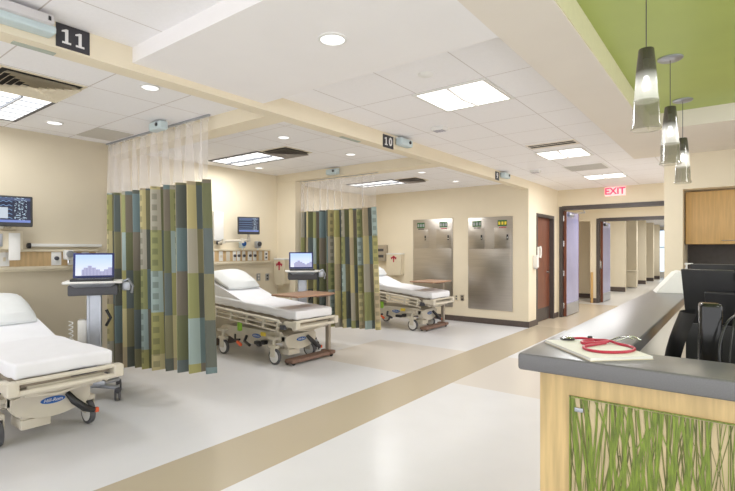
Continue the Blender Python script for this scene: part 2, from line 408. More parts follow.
struct('baseboard_back', MB().bx(-6.85, XW+0.012, YC-0.012, YC, 0, 0.11).bx(XW, XW+0.012, YC-0.012, 9.44, 0, 0.11), M_BASE, 'dark rubber baseboard under the stainless cabinets', 'baseboard')
struct('baseboard_left', MB().bx(XW, XW+0.012, 10.6, YE, 0, 0.11), M_BASE, 'dark rubber baseboard beside the wide doorway', 'baseboard')
struct('baseboard_left', MB().bx(XH1, XH1+0.012, -3, 2.8, 0, 0.11), M_BASE, 'dark baseboard of the nearest headwall', 'baseboard')
struct('baseboard_left', MB().bx(XH2, XH2+0.012, 2.8, 5.65, 0, 0.11).bx(XH2, -5.85, 5.638, 5.65, 0, 0.11), M_BASE, 'dark baseboard of the farther headwall', 'baseboard')
# ceilings
struct('ceiling', MB().bx(XH2-0.3, XW-0.14, -3.0, 2.72, CB, CB+0.15), M_CEILB, 'white tiled ceiling of the nearest bay', 'ceiling')
struct('ceiling', MB().bx(-7.1, XW-0.14, 2.72, 9.1, CB, CB+0.15), M_CEILB2, 'white tiled ceiling of the farther bays', 'ceiling')
struct('ceiling', MB().bx(XW, -1.07, -3.0, YE, CC, CC+0.13).bx(-1.07, 0.5, YP, YE, CC, CC+0.13), M_CEILC, 'white tiled ceiling of the corridor', 'ceiling')
# beams and soffits
struct('trim_1', MB().bx(XW-0.14, XW, -3.0, YC, BZ, 2.9), M_WALL, 'long cream header beam between the bays and the corridor', 'beam')
struct('trim_2', MB().bx(XH1-0.25, XW-0.14, 2.76, 2.98, BZ, 2.9), M_WALL, 'cream cross beam behind the nearest curtain', 'beam')
struct('trim_3', MB().bx(-6.85, XW-0.14, 5.63, 5.89, BZ, 2.9), M_WALL, 'cream cross beam above the second curtain', 'beam')
struct('trim_4', MB().bx(XW, -1.07, 1.54, 2.62, 2.66, 2.77), M_SOFF, 'white drywall bulkhead crossing the corridor ceiling', 'bulkhead')
struct('trim_5', MB().bx(-1.07, -0.70, -3.0, YP, 2.66, 2.9).bx(-0.70, 2.6, 5.6, YP, 2.66, 2.9), M_SOFFB, 'beige drywall soffit around the green ceiling', 'soffit')
struct('trim_6', MB().bx(-0.70, -0.694, -3.0, 5.6, 2.665, 2.9), M_GREENE, 'pale green inner edge of the ceiling recess', 'trim')
struct('ceiling', MB().bx(-0.70, 2.7, -3.0, 5.6, 2.82, 3.0), M_GREEN, 'green painted recessed ceiling over the nurse station', 'ceiling')
# right back wall with the niche
struct('wall_right', MB().bx(-0.73, -0.53, YP, YP+0.25, 0, 2.9).bx(-0.53, 2.6, YP, YP+0.25, 2.22, 2.9).bx(-0.73, -0.53, YP+0.25, 8.1, 0, 2.9).bx(-0.73, 2.6, 8.0, 8.1, 0, 2.9),
       M_WALL, 'cream wall behind the nurse station framing the cabinet niche', 'wall')
struct('wall_right', MB().bx(2.6, 2.75, 5.6, 8.1, 0, 3.0), M_WALL, 'cream side wall behind the nurse station', 'wall')
struct('wall_right', MB().bx(-0.53, 2.6, 7.985, 8.0, 0.93, 2.2), M_SPLASH, 'dark taupe backsplash under the wall cabinets', 'backsplash')

# beyond the wide doorway
struct('ceiling', MB().bx(-7.5, 0.5, YE+0.2, 32, CC, CC+0.13), M_CEILC, 'ceiling of the far corridor', 'ceiling')
struct('wall_back', MB().bx(-5.6, -3.22, 14.4, 14.55, 2.27, CC).bx(-3.22, -3.05, 14.4, 14.55, 0, CC).bx(-3.05, 0.3, 14.4, 14.55, 2.33, CC), M_WALL, 'cream wall around the second double doorway', 'wall')
struct('wall_back', MB().bx(-5.6, -3.09, 15.8, 15.95, 0, CC), M_WALL, 'tan recess wall behind the first open door', 'wall')
struct('wall_left', MB().bx(-5.7, -5.6, YE+0.2, 15.9, 0, CC), M_WALL, 'side wall of the vestibule', 'wall')
struct('wall_right', MB().bx(0.3, 0.42, YE+0.2, 31.5, 0, CC), M_WALL, 'right wall of the far corridor', 'wall')
struct('baseboard_back', MB().bx(-3.22, -3.05, 14.388, 14.4, 0, 0.13).bx(-5.6, -3.3, 15.785, 15.8, 0, 0.13), M_BASE, 'dark baseboard in the vestibule', 'baseboard')
mb, mbb = MB(), MB()
for y, xx in ((18.9, XW), (21.5, XW-.02), (23.7, XW), (26.2, XW), (28.4, XW)):
    mb.bx(-6.5, xx, y, y+0.22, 0, CC); mbb.bx(-6.5, xx+0.012, y-0.015, y, 0, 0.16)
mb.bx(-6.6, -6.5, 15.9, 30.6, 0, CC)
struct('wall_left', mb, M_WALL, 'cream stub walls stepping away down the far corridor', 'wall')
struct('baseboard_left', mbb, M_BASE, 'dark baseboards of the far stub walls', 'baseboard')
struct('wall_back', MB().bx(-6.6, -3.45, 30.6, 30.8, 0, CC).bx(-3.45, 0.42, 30.6, 30.8, 2.6, CC).bx(-3.45, .42, 30.6, 30.8, 0, 0.3).bx(-2.6, .42, 30.6, 30.8, 0.3, 2.6), M_WHITEW, 'white far end wall with the bright window', 'wall')
w = tag(MB().bx(-3.45, -2.6, 30.66, 30.70, 0.3, 2.6).build('window_1', M_WIN), 'bright daylight window at the far end of the corridor', 'window', kind='structure')
MB().bx(-3.45, -3.38, 30.58, 30.62, 0.3, 2.6).bx(-2.67, -2.6, 30.58, 30.62, 0.3, 2.6).bx(-3.45, -2.6, 30.58, 30.62, 2.53, 2.6).bx(-3.45, -2.6, 30.58, 30.62, 1.6, 1.65).bx(-3.05, -3.0, 30.58, 30.62, .3, 2.6).build('window_frame', M_ALU, w)

# ------------------------------------------------------------------ doors
def lever(parent, x, y, z, dirx, ally=True):
    m = MB()
    m.lathe([(0.0, 0), (0.026, 0), (0.026, 0.008*dirx), (0.0, 0.008*dirx)], (x, y, z), 16, 'x')
    m.cyl((x, y, z), (x+0.045*dirx, y, z), 0.008)
    m.tube([(x+0.045*dirx, y, z), (x+0.05*dirx, y-0.05, z), (x+0.045*dirx, y-0.11, z-0.004)], 0.008)
    m.build('door_handle', M_CHROME, parent)
d = struct('door_1', MB().bx(XW-0.12, XW-0.075, 9.50, 10.52, 0.01, 2.12), M_WOODD, 'red brown wooden door in the corridor wall beside the cabinets', 'door')
MB().bx(XW-0.13, XW+0.012, 9.44, 9.50, 0, 2.18).bx(XW-0.13, XW+0.012, 10.52, 10.58, 0, 2.18).bx(XW-0.13, XW+0.012, 9.5, 10.52, 2.12, 2.18).build('door_frame', M_FRAME, d)
MB().bx(XW-0.075, XW-0.070, 9.53, 10.49, 0.02, 0.27).build('kick_plate', M_FRAME, d)
lever(d, XW-0.075, 10.38, 1.0, 1)
# first double doorway
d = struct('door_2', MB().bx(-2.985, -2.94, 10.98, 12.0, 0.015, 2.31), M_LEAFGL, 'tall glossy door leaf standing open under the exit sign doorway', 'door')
MB().bx(-2.99, -2.935, 10.965, 10.98, 0.015, 2.31).bx(-2.99, -2.935, 12.0, 12.012, 0.015, 2.31).bx(-3.0, -2.985, 10.98, 12.0, 0.015, 2.31).build('edge_veneer', M_WOODD, d)
MB().bx(-3.06, -3.0, YE-0.02, YE+0.22, 0, 2.40).bx(-3.0, -0.2, YE-0.02, YE+0.22, 2.33, 2.41).bx(-.27, -.2, YE-0.02, YE+0.22, 0, 2.33).build('door_frame', M_FRAME, d)
m_ = MB(); 
for z in (0.25, 0.95, 1.6, 2.15): m_.cyl((-2.99, 10.95, z-.06), (-2.99, 10.95, z+.06), 0.014)
m_.build('hinge', M_CHROME, d)
MB().bx(-2.94, -2.89, 11.1, 11.4, 2.2, 2.27, .01).tube([(-2.88, 11.35, 2.285), (-2.7, 11.6, 2.30), (-2.62, 11.12, 2.315)], 0.01).build('door_closer', M_ALU, d)
MB().bx(-2.94, -2.932, 11.0, 11.98, 0.02, 0.28).build('kick_plate', M_ALU, d)
# second doorway
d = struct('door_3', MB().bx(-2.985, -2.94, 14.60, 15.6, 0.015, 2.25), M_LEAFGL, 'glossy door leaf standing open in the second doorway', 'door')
MB().bx(-2.99, -2.935, 14.58, 14.60, 0.015, 2.25).bx(-3.0, -2.985, 14.6, 15.6, 0.015, 2.25).build('edge_veneer', M_WOODD, d)
MB().bx(-3.06, -3.0, 14.38, 14.57, 0, 2.33).bx(-3.0, 0.3, 14.38, 14.57, 2.25, 2.34).build('door_frame', M_FRAME, d)
m_ = MB(); m_.bx(-3.0, -2.96, 14.575, 14.58, .95, 1.15); m_.cyl((-3.0, 14.57, 1.0), (-3.0, 14.57, 1.18), 0.012)
m_.build('latch_plate', M_CHROME, d)
MB().bx(-2.94, -2.89, 14.7, 15.0, 2.14, 2.21, .01).build('door_closer', M_DGREY, d)
MB().bx(-2.94, -2.932, 14.62, 15.58, 0.02, 0.26).build('kick_plate', M_ALU, d)
tag(MB().bx(-3.20, -3.14, 14.35, 14.386, 0.0, 0.85, 0.006).build('corner_guard', M_WOODC), 'narrow wooden guard post on the wall beside the second doorway', 'wall guard')

# ------------------------------------------------------------------ ceiling things
def light_sq(x0, x1, y0, y1, z, name, label, mt, emis, power, group, color=(.97, .985, 1), louvre=False):
    t = thing(name, label, 'ceiling light', ((x0+x1)/2, (y0+y1)/2, z), 0, group)
    hx, hy = (x1-x0)/2, (y1-y0)/2; f = 0.028
    m = MB(); m.bx(-hx, hx, -hy, -hy+f, -0.012, -0.0005).bx(-hx, hx, hy-f, hy, -0.012, -0.0005).bx(-hx, -hx+f, -hy+f, hy-f, -0.012, -0.0005).bx(hx-f, hx, -hy+f, hy-f, -0.012, -0.0005)
    m.build('frame', mt, t)
    MB().bx(-hx+f, hx-f, -hy+f, hy-f, -0.008, -0.001).build('diffuser', emis, t)
    if louvre:
        m = MB()
        m.bx(-hx+f, hx-f, -0.006, 0.006, -0.03, -0.008)
        for k in range(1, 6):
            x = -hx+f+(2*hx-2*f)*k/6; m.bx(x-.004, x+.004, -hy+f, hy-f, -0.014, -0.008)
        m.build('louvre', M_ALU, t)
    else:
        MB().tube([(0.0, -hy+f, -0.012), (-.004, 0, -0.03), (0.0, hy-f, -0.012)], 0.012, 8).build('centre_basket', M_WPL, t)
    la = bpy.data.lights.new('area', 'AREA'); la.shape = 'RECTANGLE'; la.size = x1-x0-.06; la.size_y = y1-y0-.06
    la.energy = power; la.color = color
    lo = bpy.data.objects.new('lamp', la); COL.objects.link(lo); lo.location = ((x0+x1)/2, (y0+y1)/2, z-0.05)
    return t
G = 'square fluorescent lights in the corridor ceiling'
light_sq(-2.16, -1.51, 3.43, 4.04, CC, 'ceiling_light', 'square white ceiling light in the corridor, nearest of the three', M_WPL, M_LIGHT, 32, G)
light_sq(-2.15, -1.54, 6.46, 7.07, CC, 'ceiling_light', 'square corridor ceiling light between the two grey vents, middle of the three', M_WPL, M_LIGHT, 36, G)
light_sq(-2.15, -1.5, 8.98, 9.5, CC, 'ceiling_light', 'square corridor ceiling light just before the exit sign', M_WPL, M_LIGHT, 42, G)
G = 'rectangular lights above the treatment bays'
light_sq(-5.70, -4.64, 1.16, 1.67, CB, 'bay_light', 'rectangular ceiling light with louvres over the nearest bed', M_DGREY, M_LIGHTB, 18, G, (.96, .98, 1), True)
light_sq(-6.0, -4.93, 4.08, 4.64, CB, 'bay_light', 'rectangular ceiling light over the middle bed', M_DGREY, M_LIGHTB, 26, G, (.98, .985, 1), True)
light_sq(-6.05, -4.96, 7.2, 7.74, CB, 'bay_light', 'rectangular ceiling light over the farthest bed', M_DGREY, M_LIGHTB, 30, G, (.98, .985, 1), True)

M_SLAT = mat('taupe_slat', (.36, .32, .28), .6, noise=.1)
def vent_bay(x0, x1, y0, y1, label, slm=None):
    z = CB; cx_, cy_ = (x0+x1)/2, (y0+y1)/2; h = (x1-x0)/2
    t = thing('air_vent', label, 'air vent', (cx_, cy_, z), 0, 'square louvred air vents above the bays')
    MB().bx(-h, h, -h, -h+.02, -.008, -.0005).bx(-h, h, h-.02, h, -.008, -.0005).bx(-h, -h+.02, -h+.02, h-.02, -.008, -.0005).bx(h-.02, h, -h+.02, h-.02, -.008, -.0005).build('frame', M_CPL, t)
    MB().bx(-h+.02, h-.02, -h+.02, h-.02, -.004, -.001).build('void', M_GRILLE, t)
    m = MB()
    for k in range(6):
        o_ = (h-.03)*(1-k/6.0); i_ = max(.004, o_-.034)
        for zo, dz in ((0, 0), (-.0012, 0)):
            A = [m.bm.verts.new((sx*o_, sy*o_, -.036+zo)) for sx, sy in ((-1, -1), (1, -1), (1, 1), (-1, 1))]
            B_ = [m.bm.verts.new((sx*i_, sy*i_, -.006+zo)) for sx, sy in ((-1, -1), (1, -1), (1, 1), (-1, 1))]
            for q in range(4): m.bm.faces.new((A[q], A[(q+1) % 4], B_[(q+1) % 4], B_[q]))
    m.build('slat', slm or M_CPL, t); return t
vent_bay(-4.62, -4.05, 1.10, 1.66, 'square cream air vent beside the light over the nearest bed')
vent_bay(-4.90, -4.42, 4.10, 4.58, 'square dark air vent beside the light over the middle bed', M_SLAT)
vent_bay(-4.90, -4.46, 7.20, 7.68, 'square dark air vent beside the light over the farthest bed', M_SLAT)
t = thing('air_vent', 'linear grey slot vent in the corridor ceiling near the middle light', 'air vent', (-1.8, 6.1, CC))
MB().bx(-.29, .29, -.14, .13, -.008, -.0005).build('frame', M_SOFFB, t)
MB().bx(-.27, .27, -.10, -.055, -.0095, -.008).bx(-.27, .27, -.02, .045, -.0095, -.008).build('slot', M_GRILLE, t)
t = thing('air_vent', 'square perforated grey vent between the two farther corridor lights', 'air vent', (-1.87, 8.1, CC))
MB().bx(-.3, .3, -.28, .28, -.006, -.0005).build('frame', M_WPL, t)
MB().bx(-.27, .27, -.25, .25, -.008, -.006).build('perforated_plate', mat('perforated_grey', (.55, .53, .50), .7, noise=.25, nscale=200), t)
tag(MB().bx(-5.82, -5.3, 2.28, 2.66, CB-.006, CB-.0005).build('return_grille', mat('perforated_grey2', (.60, .57, .52), .8, noise=.2, nscale=200)), 'pale grey perforated ceiling grille above the curtain corner of the nearest bay', 'grille')

def down(x, y, z, label, r=0.075, group='small round downlights above the bays', p=9):
    t = thing('downlight', label, 'downlight', (x, y, z), 0, group)
    MB().lathe([(r, -.0005), (r, -.006), (r*.82, -.010), (r*.80, -.004)], cap=False).build('trim_ring', M_WPL, t)
    MB().lathe([(0, -.0045), (r*.82, -.0045), (r*.82, -.001), (0, -.001)], cap=False).build('lens', M_DOWN, t)
    la = bpy.data.lights.new('spot', 'SPOT'); la.energy = p*.55; la.spot_size = math.radians(115); la.spot_blend = .8; la.shadow_soft_size = .08
    la.color = (.97, .98, 1)
    lo = bpy.data.objects.new('lamp', la); COL.objects.link(lo); lo.location = (x, y, z-.03); return t
down(-3.67, 1.97, CB, 'round downlight near the black sign 11 above the nearest bay')
down(-5.45, 1.93, CB, 'round downlight near the wall above the nearest bay', r=.08)
down(-4.08, 3.76, CB, 'round downlight behind the cross beam, nearer one of the middle bay')
down(-4.09, 4.97, CB, 'round downlight just before the beam over the second curtain')
down(-5.9, 4.92, CB, 'round downlight by the headwall of the middle bay')
down(-4.10, 6.82, CB, 'round downlight of the farthest bay nearest the second curtain')
down(-4.13, 8.09, CB, 'round downlight of the farthest bay nearest the stainless cabinets')
down(-1.83, 2.06, 2.66, 'large round downlight in the white bulkhead', r=.085, group='bulkhead downlight', p=6)

def speaker_box(x, y, label):
    t = thing('ceiling_speaker', label, 'speaker', (x, y, CC), 0, 'small square ceiling devices over the corridor')
    MB().box((0, 0, -.02), (.15, .11, .04), .006).build('housing', M_WPL, t)
    m = MB()
    for k in range(4): m.bx(-.055+.03*k, -.035+.03*k, -.045, .045, -.043, -.04)
    m.build('grille', mat('lilac_grey', (.42, .40, .47), .6), t)
speaker_box(-2.50, 4.52, 'small square ceiling device beside the black sign 10')
speaker_box(-2.60, 7.9, 'small square ceiling device farther along the corridor')
tag(MB().lathe([(0, -.022), (.03, -.02), (.055, -.008), (.06, -.0005), (0, -.0005)], (-1.83, 3.10, CC), cap=False).build('ceiling_sprinkler_cover', M_WPL), 'round white sprinkler cover in front of the nearest corridor light', 'sprinkler')

def call_device(loc, rz, label, L=0.24, sc=1.0):
    t = thing('mounted_call_light', label, 'call light', loc, rz, 'pale blue call lights on the beams')
    MB().box((0, 0.055, 0), (L, .09, .085), .022, 3).build('housing', M_BLUEP, t)
    MB().box((0, 0.015, .048), (L*.9, .03, .016), .004).build('bracket', M_WPL, t)
    MB().lathe([(0, .112), (.018, .11), (.018, .095), (0, .095)], (-L*.22, 0, .005), 14, 'y', cap=False).build('lens', M_BLACK, t)
    return t
RZX = -PI/2   # local +y to world +X
call_device((XW, 4.66, 2.69), RZX, 'pale blue call light on the beam beside the black sign 10')
call_device((XW, 7.72, 2.69), RZX, 'pale blue call light on the beam beside the black sign 9')
call_device((-4.55, 2.58, 2.68), PI, 'pale blue call light hanging at the top of the nearest curtain', .22)
call_device((-4.95, 5.63, 2.665), PI, 'pale blue call light on the cross beam above the second curtain', .22)
t = thing('mounted_call_light', 'long pale blue light bar with grey housing on the beam beside the black sign 11', 'call light', (XW, .82, 2.68), RZX)
MB().box((0, .05, -.01), (.50, .10, .045), .014, 3).build('housing', M_BLUEP, t)
MB().box((0, .085, .03), (.46, .09, .05), .008, 2).build('bracket', mat('pale_grey_housing', (.62, .60, .60), .5, noise=.03), t)
for x_ in (-.205, .12): MB().box((x_, .132, .032), (.012, .006, .022)).build('clip', M_BLACK, t)
for (y0, y1), lb in (((.92, 1.13), 'grey green strip plate under the beam below the sign 11'), ((3.72, 4.02), 'grey green strip plate under the beam before the sign 10')):
    tag(MB().bx(-3.215, -3.17, y0, y1, BZ-.006, BZ-.0003).build('mounting_plate', mat('grey_green_plate', (.42, .46, .40), .6)), lb, 'plate', 'strip plates under the beam')

# bay number signs
def serif_one(m, cx_, h, w):
    s = w*.36
    m.prism([(cx_-s/2, 0), (cx_+s/2, 0), (cx_+s/2, h), (cx_-s*.2, h), (cx_-w*.55, h*.86), (cx_-w*.55, h*.76), (cx_-s/2, h*.8)], 0, .002)
    m.prism([(cx_-w*.5, -.0), (cx_+w*.5, 0), (cx_+w*.5, h*.13), (cx_-w*.5, h*.13)], 0, .0025)
def sign(y, w, h, zc, num, label):
    t = thing('number_sign', label, 'sign', (XW, y, zc))
    MB().bx(0, .006, -w/2, w/2, -h/2, h/2).build('plate', M_SIGN, t)
    m = MB(); ch = h*.62; cw = w*.26
    if num == '11':
        serif_one(m, -w*.2, ch, cw); serif_one(m, w*.2, ch, cw)
    elif num == '10':
        serif_one(m, -w*.22, ch, cw)
    if num != '9':
        o = m.build('numeral', M_SIGNW, t, smooth=False)
        o.location = (.0062, 0, -ch/2); o.rotation_euler = FACE_XP
    if num in ('10', '9'):
        c = num[-1]
        text_mesh('numeral', c, ch*1.42, M_SIGNW, t, (.0072, w*.2 if num == '10' else 0, 0), FACE_XP, bold=.004)
    return t
sign(1.19, .18, .135, 2.69, '11', 'largest black bay sign, number 11, beside the long pale light bar')
sign(4.41, .20, .14, 2.665, '10', 'black bay sign, number 10, halfway along the long beam')
sign(7.5, .15, .135, 2.665, '9', 'small black sign with white number 9 at the far end of the long beam')

# exit sign
t = thing('exit_sign', 'glowing red and white exit sign above the wide doorway', 'exit sign', (-1.955, YE, 2.655))
MB().box((0, -.03, 0), (.38, .05, .18), .01).build('housing', M_EXITF, t)
text_mesh('lettering', 'EXIT', .185, M_EXITR, t, (0, -.057, .0), FACE_YM, bold=.005)
MB().bx(-.06, .06, -.05, -.01, .09, .1045).build('canopy', M_WPL, t)

# pendants
def pendant(y, label, x=-.385):
    t = thing('pendant_light', label, 'pendant light', (x, y, 2.062), 0, 'smoked glass pendant lights over the counter')
    prof = [(.066, 0), (.070, .004), (.062, .03), (.058, .15), (.054, .17), (.046, .30), (.036, .405), (.034, .41), (0.005, .41)]
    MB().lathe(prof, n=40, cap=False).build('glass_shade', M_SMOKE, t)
    MB().lathe([(.0, .2), (.014, .205), (.019, .225), (.014, .25), (.010, .27), (0, .272)], n=16, cap=False).build('bulb', M_BULB, t)
    MB().lathe([(0, .27), (.013, .272), (.013, .36), (0, .362)], n=16, cap=False).build('socket', M_ALU, t)
    MB().cyl((0, 0, .362), (0, 0, .755), .0025, 8).build('cord', M_DGREY, t)
    MB().lathe([(0, .74), (.07, .743), (.08, .75), (.08, .7575), (0, .7575)], n=28, cap=False).build('canopy', M_ALU, t)
    la = bpy.data.lights.new('pt', 'POINT'); la.energy = 1.2; la.color = (1, .93, .82); la.shadow_soft_size = .03
    lo = bpy.data.objects.new('lamp', la); COL.objects.link(lo); lo.location = (x, y, 1.97)
pendant(2.80, 'smoked glass pendant light hanging nearest, largest of the three', -.362)
pendant(4.03, 'smoked glass pendant light, middle one of the row of three', -.372)
pendant(5.22, 'smoked glass pendant light farthest away, lowest in the photo')

# ------------------------------------------------------------------ curtains
def curtain(name, label, x0, x1, x0b, x1b, y, ztop, zmid, zb0, zb1, nf, amp, seed, group, ush=0.0, swing=0.0):
    t = thing(name, label, 'curtain', ((x0+x1)/2, y, 0), 0, group); ox = (x0+x1)/2
    rnd = random.Random(seed); NX = nf*16
    ph = [rnd.uniform(-.5, .5) for _ in range(nf+2)]; am = [rnd.uniform(.65, 1.25) for _ in range(nf+2)]
    wd = [rnd.uniform(.6, 1.4) for _ in range(nf)]; tot = sum(wd); edges = [0]
    for w_ in wd: edges.append(edges[-1]+w_/tot)
    def shape(s, k):       # s 0..1 ; k fold strength
        i = min(nf-1, max([j for j in range(nf) if edges[j] <= s] or [0]))
        f = (s-edges[i])/(edges[i+1]-edges[i])
        return math.sin(2*PI*f)*amp*am[i]*k
    def sheet(za0, za1, zb0_, zb1_, kt, kb, rows, xt, xb, uvs):
        m = MB(); L = m.bm.loops.layers.uv.verify(); g = []
        ulen = [0.0]
        for i in range(1, NX+1):
            dx = (xb[1]-xb[0])/NX; dy = shape(i/NX, 1)-shape((i-1)/NX, 1)
            ulen.append(ulen[-1]+math.hypot(dx, dy))
        for r in range(rows+1):
            q = r/rows; row = []
            for i in range(NX+1):
                s = i/NX
                xa = xt[0]+(xt[1]-xt[0])*s; xb_ = xb[0]+(xb[1]-xb[0])*s
                x = xa+(xb_-xa)*q; k = kt+(kb-kt)*q
                z = (za0+(za1-za0)*s)*(1-q)+(zb0_+(zb1_-zb0_)*s)*q
                yy = y+shape(s, k)+swing*q*s*s
                row.append((m.bm.verts.new((x-ox, yy-y, z)), ulen[i], z))
            g.append(row)
        for r in range(rows):
            for i in range(NX):
                q4 = (g[r+1][i], g[r+1][i+1], g[r][i+1], g[r][i])
                f = m.bm.faces.new([a[0] for a in q4])
                for l, a in zip(f.loops, q4): l[L].uv = (a[1]+ush, a[2])
        return m
    fr = (ztop-zmid)/(ztop-(zb0+zb1)/2)
    xm = (x0+(x0b-x0)*fr, x1+(x1b-x1)*fr)
    sheet(ztop, ztop, zmid, zmid, .55, .8, 5, (x0, x1), xm, 0).build('net_top', M_NET, t, keepn=True)
    sheet(zmid, zmid, zb0, zb1, .8, 1.15, 12, xm, (x0b, x1b), 0).build('fabric_panel', M_FAB, t, keepn=True)
    m = MB()
    for i in range(NX//10+1):
        s = i*10/NX; x = x0+(x1-x0)*s-ox
        m.tube([(x, shape(s, .55), ztop-.02), (x, 0, ztop+.005), (x, 0, ztop+.02)], .003, 6)
    m.build('hook', M_WPL, t)
    return t
G = 'patchwork privacy curtains'
curtain('privacy_curtain', 'tall green and tan patchwork curtain with sheer top beside the nearest bed', -5.98, -3.97, -5.85, -3.77, 2.70, 2.70, 2.12, .10, .33, 10, .10, 3, G, swing=-.04)
curtain('privacy_curtain', 'green and grey patchwork curtain behind the middle bed and laptop cart', -5.83, -4.27, -5.82, -4.16, 5.76, 2.585, 2.10, .20, .28, 11, .07, 11, G, ush=.4)
tag(MB().bx(-6.04, -3.95, 2.69, 2.71, 2.722, 2.7395).build('curtain_track', M_ALU), 'thin ceiling track carrying the nearest curtain', 'curtain track')
tag(MB().bx(-5.84, -4.22, 5.75, 5.77, 2.602, 2.6095).build('curtain_track', M_ALU), 'thin track under the cross beam carrying the second curtain', 'curtain track')

# ------------------------------------------------------------------ stretchers
def oval(m, c, rx, ry, axis, depth=.004, n=28):
    pts = [(rx*math.cos(2*PI*k/n), ry*math.sin(2*PI*k/n)) for k in range(n)]
    if axis == 'x': M = Matrix(((0, 0, 1, c[0]), (1, 0, 0, c[1]), (0, 1, 0, c[2]), (0, 0, 0, 1)))
    else: M = Matrix(((1, 0, 0, c[0]), (0, 0, -1, c[1]), (0, 1, 0, c[2]), (0, 0, 0, 1)))
    m.prism(pts, 0, depth, M)
def stretcher(label, loc, ztop, tilt, hl=.95, lever_col=None, wheelx=.60, group='hospital stretchers'):
    """foot end at local +x"""
    t = thing('hospital_bed', label, 'bed', loc, 0, group)
    tt = math.tan(math.radians(tilt))
    def Z(x, z): return z+(hl-x)*tt
    W = .33
    # mattress with sheet
    m = MB(); bmm = bmesh.new(); bmesh.ops.create_cube(bmm, size=1)
    for v in bmm.verts: v.co = Vector((v.co.x*2*hl, v.co.y*2*W, v.co.z*.11))
    bmesh.ops.subdivide_edges(bmm, edges=[e for e in bmm.edges if abs((e.verts[0].co-e.verts[1].co).x) > .5], cuts=24)
    bmesh.ops.subdivide_edges(bmm, edges=[e for e in bmm.edges if abs((e.verts[0].co-e.verts[1].co).y) > .4], cuts=10)
    sharp = [e for e in bmm.edges if len(e.link_faces) == 2 and e.calc_face_angle() > 1.2]
    bmesh.ops.bevel(bmm, geom=sharp, offset=.026, segments=4, profile=.6, affect='EDGES')
    rnd = random.Random(int(loc[1]*10))
    for v in bmm.verts:
        x, y = v.co.x, v.co.y
        v.co.z += ztop-.055+.003*math.sin(x*9+y*5)+.002*math.sin(x*23-y*17)
        if abs(v.co.y) > W-.03 and v.co.z < ztop-.05: v.co.z += .006*math.sin(x*31)
        v.co.z = Z(x, v.co.z)
    m.merge(bmm); mt = m.build('mattress', M_SHEET, t)
    # pillow
    bmm = bmesh.new(); bmesh.ops.create_cube(bmm, size=1)
    bmesh.ops.subdivide_edges(bmm, edges=list(bmm.edges), cuts=9, use_grid_fill=True)
    for v in bmm.verts:
        x, y, z = v.co*2
        k = max(0., 1-x**4)*max(0., 1-y**4)
        v.co = Vector((x*.26*(1-.06*y*y), y*.29*(1-.06*x*x), z*(.012+.080*k**.5)))
        v.co.z += .004*math.sin(x*7+y*4)
    R = Euler((0, math.radians(24), 0)).to_matrix(); px_ = -.70
    for v in bmm.verts: v.co = R @ v.co + Vector((px_, 0, Z(px_, ztop)+.215))
    p = MB(); p.merge(bmm); p.build('pillow', M_PILLOW, t)
    # raised wedge under pillow
    zz = Z(-.45, ztop); m = MB()
    m.prism([(-.10, Z(-.10, ztop)-.01), (-.92, Z(-.92, ztop)-.01), (-.92, Z(-.92, ztop)+.20), (-.5, Z(-.5, ztop)+.10)], -.31, .31, Matrix(((1, 0, 0, 0), (0, 0, 1, 0), (0, 1, 0, 0), (0, 0, 0, 1))))
    m.build('backrest', M_SHEET, t)
    # litter frame
    zf = ztop-.15; m = MB()
    for sy in (-1, 1): m.tube([(-hl, sy*.29, Z(-hl, zf)), (hl-.02, sy*.29, Z(hl, zf))], .022)
    for x in (-hl, -.4, .25, hl-.02): m.tube([(x, -.29, Z(x, zf)), (x, .29, Z(x, zf))], .02)
    m.prism([(-hl+.02, Z(-hl, zf)+.022), (hl-.03, zf+.022), (hl-.03, zf+.036), (-hl+.02, Z(-hl, zf)+.036)], -.3, .3, Matrix(((1, 0, 0, 0), (0, 0, 1, 0), (0, 1, 0, 0), (0, 0, 0, 1))))
    m.build('litter_frame', M_BEDD, t)
    # foot end rail
    m = MB(); x = hl+.035
    m.tube([(x, -.33, zf+.03), (x, .33, zf+.03)], .017); m.tube([(x+.0, -.33, zf-.045), (x+.0, .33, zf-.045)], .02); m.box((x-.05, 0, zf-.05), (.02, .5, .07), .006)
    m.build('foot_rail', M_BED, t)
    m = MB(); m.box((hl-.12, 0, zf-.085), (.05, .52, .05), .012); m.tube([(hl-.06, -.25, zf-.09), (hl-.03, -.05, zf-.11), (hl-.06, .22, zf-.085)], .012); m.box((hl-.05, -.12, zf-.10), (.03, .07, .03), .008)
    m.build('foot_crossbar', M_BED, t)
    for sy in (-1, 1):
        c = MB(); c.box((hl+.02, sy*.35, zf-.01), (.09, .075, .10), .018, 3); c.box((hl-.09, sy*.355, zf-.01), (.16, .06, .07), .015)
        c.build('corner_bumper', M_BED, t)
    m = MB(); m.box((hl-.02, .12, zf+.02), (.06, .20, .05), .02, 3); m.build('foot_strap', M_DGREY, t)
    # side rails folded down
    for sy in (-1, 1):
        m = MB(); yy = sy*.385
        for k, dz in enumerate((-.005, -.06, -.115)):
            m.tube([(-.72, yy, Z(-.72, zf+dz)), (-.70, yy, Z(-.70, zf+dz+.01)), (.66, yy, Z(.66, zf+dz+.01)-.03*k*.3), (.72, yy, Z(.72, zf+dz)-.02)], .013 if k else .019)
        for x in (-.6, -.27, .06, .39, .66): m.box((x, yy, Z(x, zf-.055)), (.035, .03, .15), .008, rot=(0, .18, 0))
        m.build('side_rail', M_BED, t)
    # end latch on rail
    for sy in (-1, 1): m = MB(); m.box((.76, sy*.385, zf-.05), (.09, .05, .06), .015); m.build('rail_latch', M_DGREY, t)
